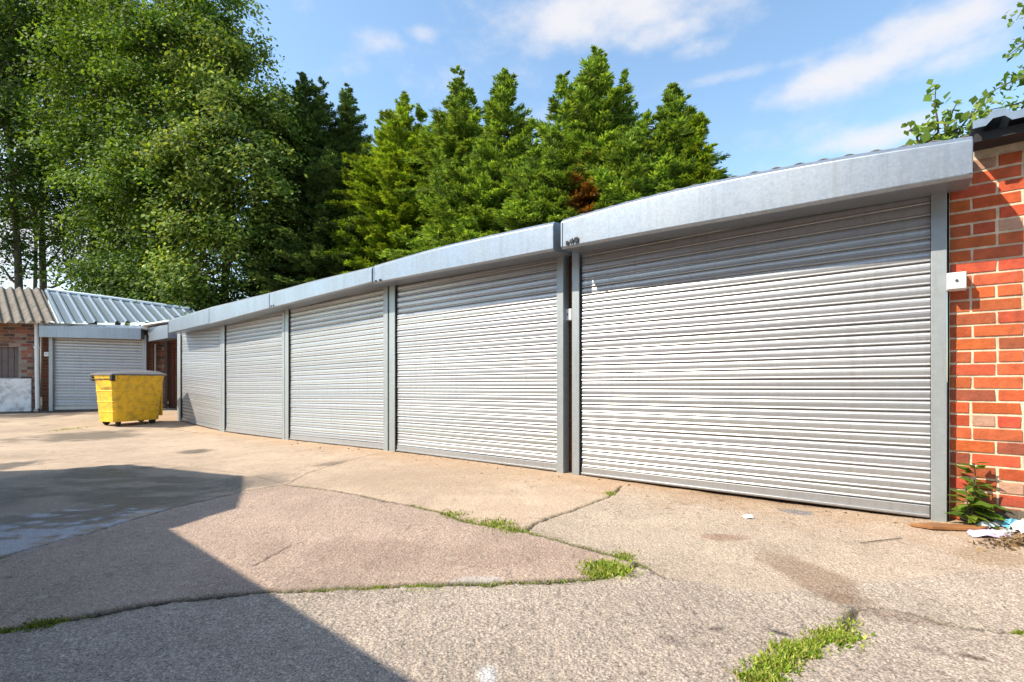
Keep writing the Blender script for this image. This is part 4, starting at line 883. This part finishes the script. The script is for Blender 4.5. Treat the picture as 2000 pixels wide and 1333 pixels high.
# ------------------------------------------------------------------ weeds and grass in the joints
def grass():
    rng = np.random.default_rng(5); C = []; Hh = []; K = []
    def along(pts, i0, i1, per_m, h, spread, lift=0):
        P = gl(pts)
        for a, b in zip(P[i0:i1], P[i0 + 1:i1 + 1]):
            m = max(1, int(np.linalg.norm(b - a) * per_m)); u = rng.random(m)[:, None]; q = a + (b - a) * u + rng.normal(0, spread, (m, 2)); C.append(q); Hh.append(h * .6 * rng.uniform(.4, 1.3, m)); K.append(np.full(m, lift))
    def tuft(px, py, rpx, m, h, lift=0, ry=None):
        c = G(px, py); k = c[1] / F; m = int(m * 1.15); q = c[:2] + rng.normal(0, 1, (m, 2)) * np.array((rpx * k * .5, (ry or rpx * .35) * k * c[1] / (EYE - c[2]) * .5)); C.append(q); Hh.append(h * .40 * rng.uniform(.3, 1.25, m)); K.append(np.full(m, lift))
    along(J_UP, 14, 19, 700, .022, .016); along(J_UP, 19, 23, 700, .018, .016, -.2); along(J_LOW, 1, 8, 600, .02, .014, .1); along(J_LOW, 7, 10, 200, .015, .012); along(J_BR, 0, 6, 900, .03, .03, .1); along(J_BR, 6, 8, 900, .03, .03, .15)
    along(J_LOW, 13, 15, 250, .02, .014, -.3); along(J_R, 4, 6, 150, .016, .014, -.2); along(J_X, 0, 2, 200, .012, .012, -.1)
    for a in ((880, 1006, 26, 350, .05), (918, 1016, 16, 180, .035), (965, 1027, 34, 800, .055), (1005, 1036, 26, 400, .04), (1192, 965, 10, 220, .05), (1218, 1088, 26, 500, .045), (1185, 1113, 42, 1500, .075, .15), (1165, 1122, 24, 500, .05, .1),
              (735, 1145, 26, 280, .03), (822, 1147, 34, 360, .03, .15), (950, 1141, 24, 150, .02), (640, 1151, 40, 200, .02, .3), (1255, 1108, 16, 90, .03), (1632, 1246, 40, 1300, .06, .2), (1555, 1272, 40, 1500, .06, .2), (1515, 1300, 40, 1300, .06, .15), (1485, 1326, 40, 900, .06, .1), (1585, 1258, 20, 500, .05, .25),
              (1992, 1238, 14, 220, .04, .1), (78, 1222, 30, 500, .05, -.35), (110, 1214, 20, 200, .04, -.35), (5, 1232, 20, 200, .04, -.3), (140, 838, 12, 160, .07, .1), (105, 842, 9, 60, .05)):
        tuft(*a)
    C = np.concatenate(C); h = np.concatenate(Hh); K = np.concatenate(K); n = len(C); z = gz(C[:, 0], C[:, 1]) - .006
    a = rng.random(n) * 6.283; ln = rng.uniform(.15, .8, n); T = unit(np.stack([np.cos(a) * ln, np.sin(a) * ln, np.full(n, .8)], 1)); N_ = unit(np.cross(T, rng.normal(size=(n, 3))))
    P = np.stack([C[:, 0], C[:, 1], z], 1) + T * (h * .5)[:, None]
    wide = rng.random(n) < .55; w = np.where(wide, h * rng.uniform(.28, .5, n), np.minimum(h * .14, .006) + .002)
    V, Fq = quads(P, T, N_, h, w, .25); col = hue(rng, n, [(.10, .18, .015), (.20, .31, .03), (.34, .40, .08), (.38, .34, .14)]) * (1 + K)[:, None]
    o = mesh_obj('grass', V, Fq, GRASS, None, np.repeat(col, 4, 0)); tag(o, 'bright green weeds and moss growing in the concrete joints', 'grass', kind='stuff')
grass()
def weed():
    rng = np.random.default_rng(9); t = rt(1892, -.01); g = rg(t); base = np.array(RW(t, .0, g)); Y = base[1]
    root = thing('weed_plant', 'leafy green weed growing at the foot of the orange brick wall', 'plant', tuple(base)); mb = MB(); C, T, N_, Ln = [], [], [], []
    for (sx, tp, n, b) in ((.0, (1901, 903), 17, .6), (-.02, (1884, 950), 9, .5), (.03, (1912, 965), 9, .5)):
        top = at(tp[0], tp[1], Y - .02); pts = [base + (top - base) * f + np.array((sx * math.sin(f * 3), -.03 * math.sin(f * 3), 0)) for f in np.linspace(0, 1, 6)]; mb.tube(pts, [.006, .005, .0045, .004, .003, .002], 6)
        for k in range(n * 2):
            f = rng.uniform(.12, 1); i = f * 5; i0 = min(int(i), 4); p = pts[i0] + (pts[i0 + 1] - pts[i0]) * (i - i0); a = k * 2.4 + rng.random(); L = (.15 - .07 * f) * rng.uniform(.7, 1.2)
            d = np.array((math.cos(a), math.sin(a) - .2, rng.uniform(-.1, .6))); d /= np.linalg.norm(d); C.append(p + d * L * .55); T.append(d); N_.append(np.array((0, -.3, 1.)) + rng.normal(0, .25, 3)); Ln.append(L)
    C, T, N_, Ln = map(np.array, (C, T, N_, Ln)); N_ = unit(N_ - T * (N_ * T).sum(1, keepdims=True)); V, Fq = quads(C, T, N_, Ln, Ln * .42, .18)
    mb.build('stem', BARK, root); mesh_obj('foliage', V, Fq, LEAF, root, np.repeat(hue(rng, len(C), [(.05, .11, .015), (.11, .19, .02), (.20, .27, .04)]), 4, 0))
weed()

# ------------------------------------------------------------------ bits lying about
def plank():
    a, b = G(1776, 1030), G(1912, 1036); d = b - a; L = np.linalg.norm(d); d /= L; w = np.cross((0, 0, 1), d); mb = MB(); z = np.array((0, 0, .006))
    lo = [a - w * .0 + z, a + d * .10 - w * .055 + z, b - w * .045 + z, b + d * .05 + w * .01 + z, a + d * .12 + w * .045 + z]
    mb.hexa(lo, [p + np.array((0, 0, .018)) for p in lo]); o = mb.build('wooden_plank', WOOD, bevel=.002); tag(o, 'short brown wooden plank lying at the foot of the last guide rail', 'plank')
    a, b = G(1680, 1062), G(1762, 1054); mb = MB(); m = (a + b) / 2 + np.array((0, .004, .006)); mb.tube([a + (0, 0, .004), m, b + (0, 0, .008)], [.002, .003, .002], 6); tag(mb.build('twig', BARK), 'thin twig lying on the concrete just in front of the plank', 'twig')
plank()
def crumple(px, py, sx, sy, h, mat, name, label, cat, seed, ang=0):
    rng = np.random.default_rng(seed); c = G(px, py); k = 9; V = []; ca, sa = math.cos(ang), math.sin(ang)
    for i in range(k):
        for j in range(k):
            u, v = i / (k - 1) - .5, j / (k - 1) - .5; r = math.hypot(u, v); e = 1 - .35 * max(0, r * 2 - .75) + rng.normal(0, .05)
            X, Yy = u * sx * e, v * sy * e; hh = h * max(0, 1 - (r / .68) ** 2) * rng.uniform(.25, 1.15) + .003; xx, yy = c[0] + X * ca - Yy * sa, c[1] + X * sa + Yy * ca; V.append((xx, yy, float(gz(xx, yy)) + hh))
    Fc = [(i * k + j, (i + 1) * k + j, (i + 1) * k + j + 1, i * k + j + 1) for i in range(k - 1) for j in range(k - 1)]
    m = k * k; Vb = [(a, b, d - .002) for a, b, d in V]; Fc += [tuple(m + q for q in f[::-1]) for f in Fc]
    o = mesh_obj(name, np.array(V + Vb), Fc, mat); tag(o, label, cat)
crumple(1461, 1012, .075, .06, .022, PAPER, 'paper_scrap', 'crumpled white paper scrap on the concrete below the nearest shutter', 'litter', 1)
crumple(1930, 1047, .20, .12, .035, LILAC, 'plastic_bag', 'lilac plastic bag lying right of the brown plank', 'litter', 2, -.5)
crumple(1976, 1030, .12, .08, .045, BLUEF, 'wrapper', 'blue wrapper in the rubbish against the brick wall', 'litter', 3)
crumple(1932, 1029, .20, .08, .035, CLEARF, 'plastic_film', 'pale clear plastic film beneath the brick wall by the weed', 'litter', 4, .2)
crumple(1998, 1037, .12, .10, .06, PAPER, 'paper_bag', 'white crumpled bag at the right edge by the wall', 'litter', 6)
crumple(1962, 1044, .16, .08, .025, CLEARF, 'plastic_sheet', 'grey plastic sheet scrap between the lilac bag and dry leaves', 'litter', 7, .3)
def leaf_litter():
    rng = np.random.default_rng(3); n = 520; c = G(1992, 1062); q = np.stack([c[0] + rng.normal(0, .10, n) + .03, c[1] + rng.normal(0, .045, n)], 1)
    m = 60; q2 = np.stack([rng.uniform(-2, 3.2, m), np.zeros(m)], 1); tt = rng.uniform(-.2, 8, m); p = RO + RD * tt[:, None] + RN * (rng.random((m, 1)) ** 2 * .5 + .05); q = np.vstack([q, p]); n += m
    T = unit(rng.normal(size=(n, 3)) * (1, 1, .35)); N_ = unit(np.cross(T, rng.normal(size=(n, 3)))); ln = rng.uniform(.012, .045, n)
    pile = np.concatenate([.035 * np.exp(-((q[:-m, 0] - c[0] - .03) / .1) ** 2), np.zeros(m)]); z = gz(q[:, 0], q[:, 1]) + .006 + rng.random(n) * pile
    V, Fq = quads(np.stack([q[:, 0], q[:, 1], z], 1), T, N_, ln, ln * rng.uniform(.15, .7, n), .3); col = hue(rng, n, [(.10, .06, .03), (.22, .14, .07), (.36, .26, .15)])
    tag(mesh_obj('dry_leaves', V, Fq, DEADL, None, np.repeat(col, 4, 0)), 'brown dry leaves and twigs heaped by the brick wall', 'leaf litter', kind='stuff')
leaf_litter()
print('leaves', NL, 'sprays', NC)
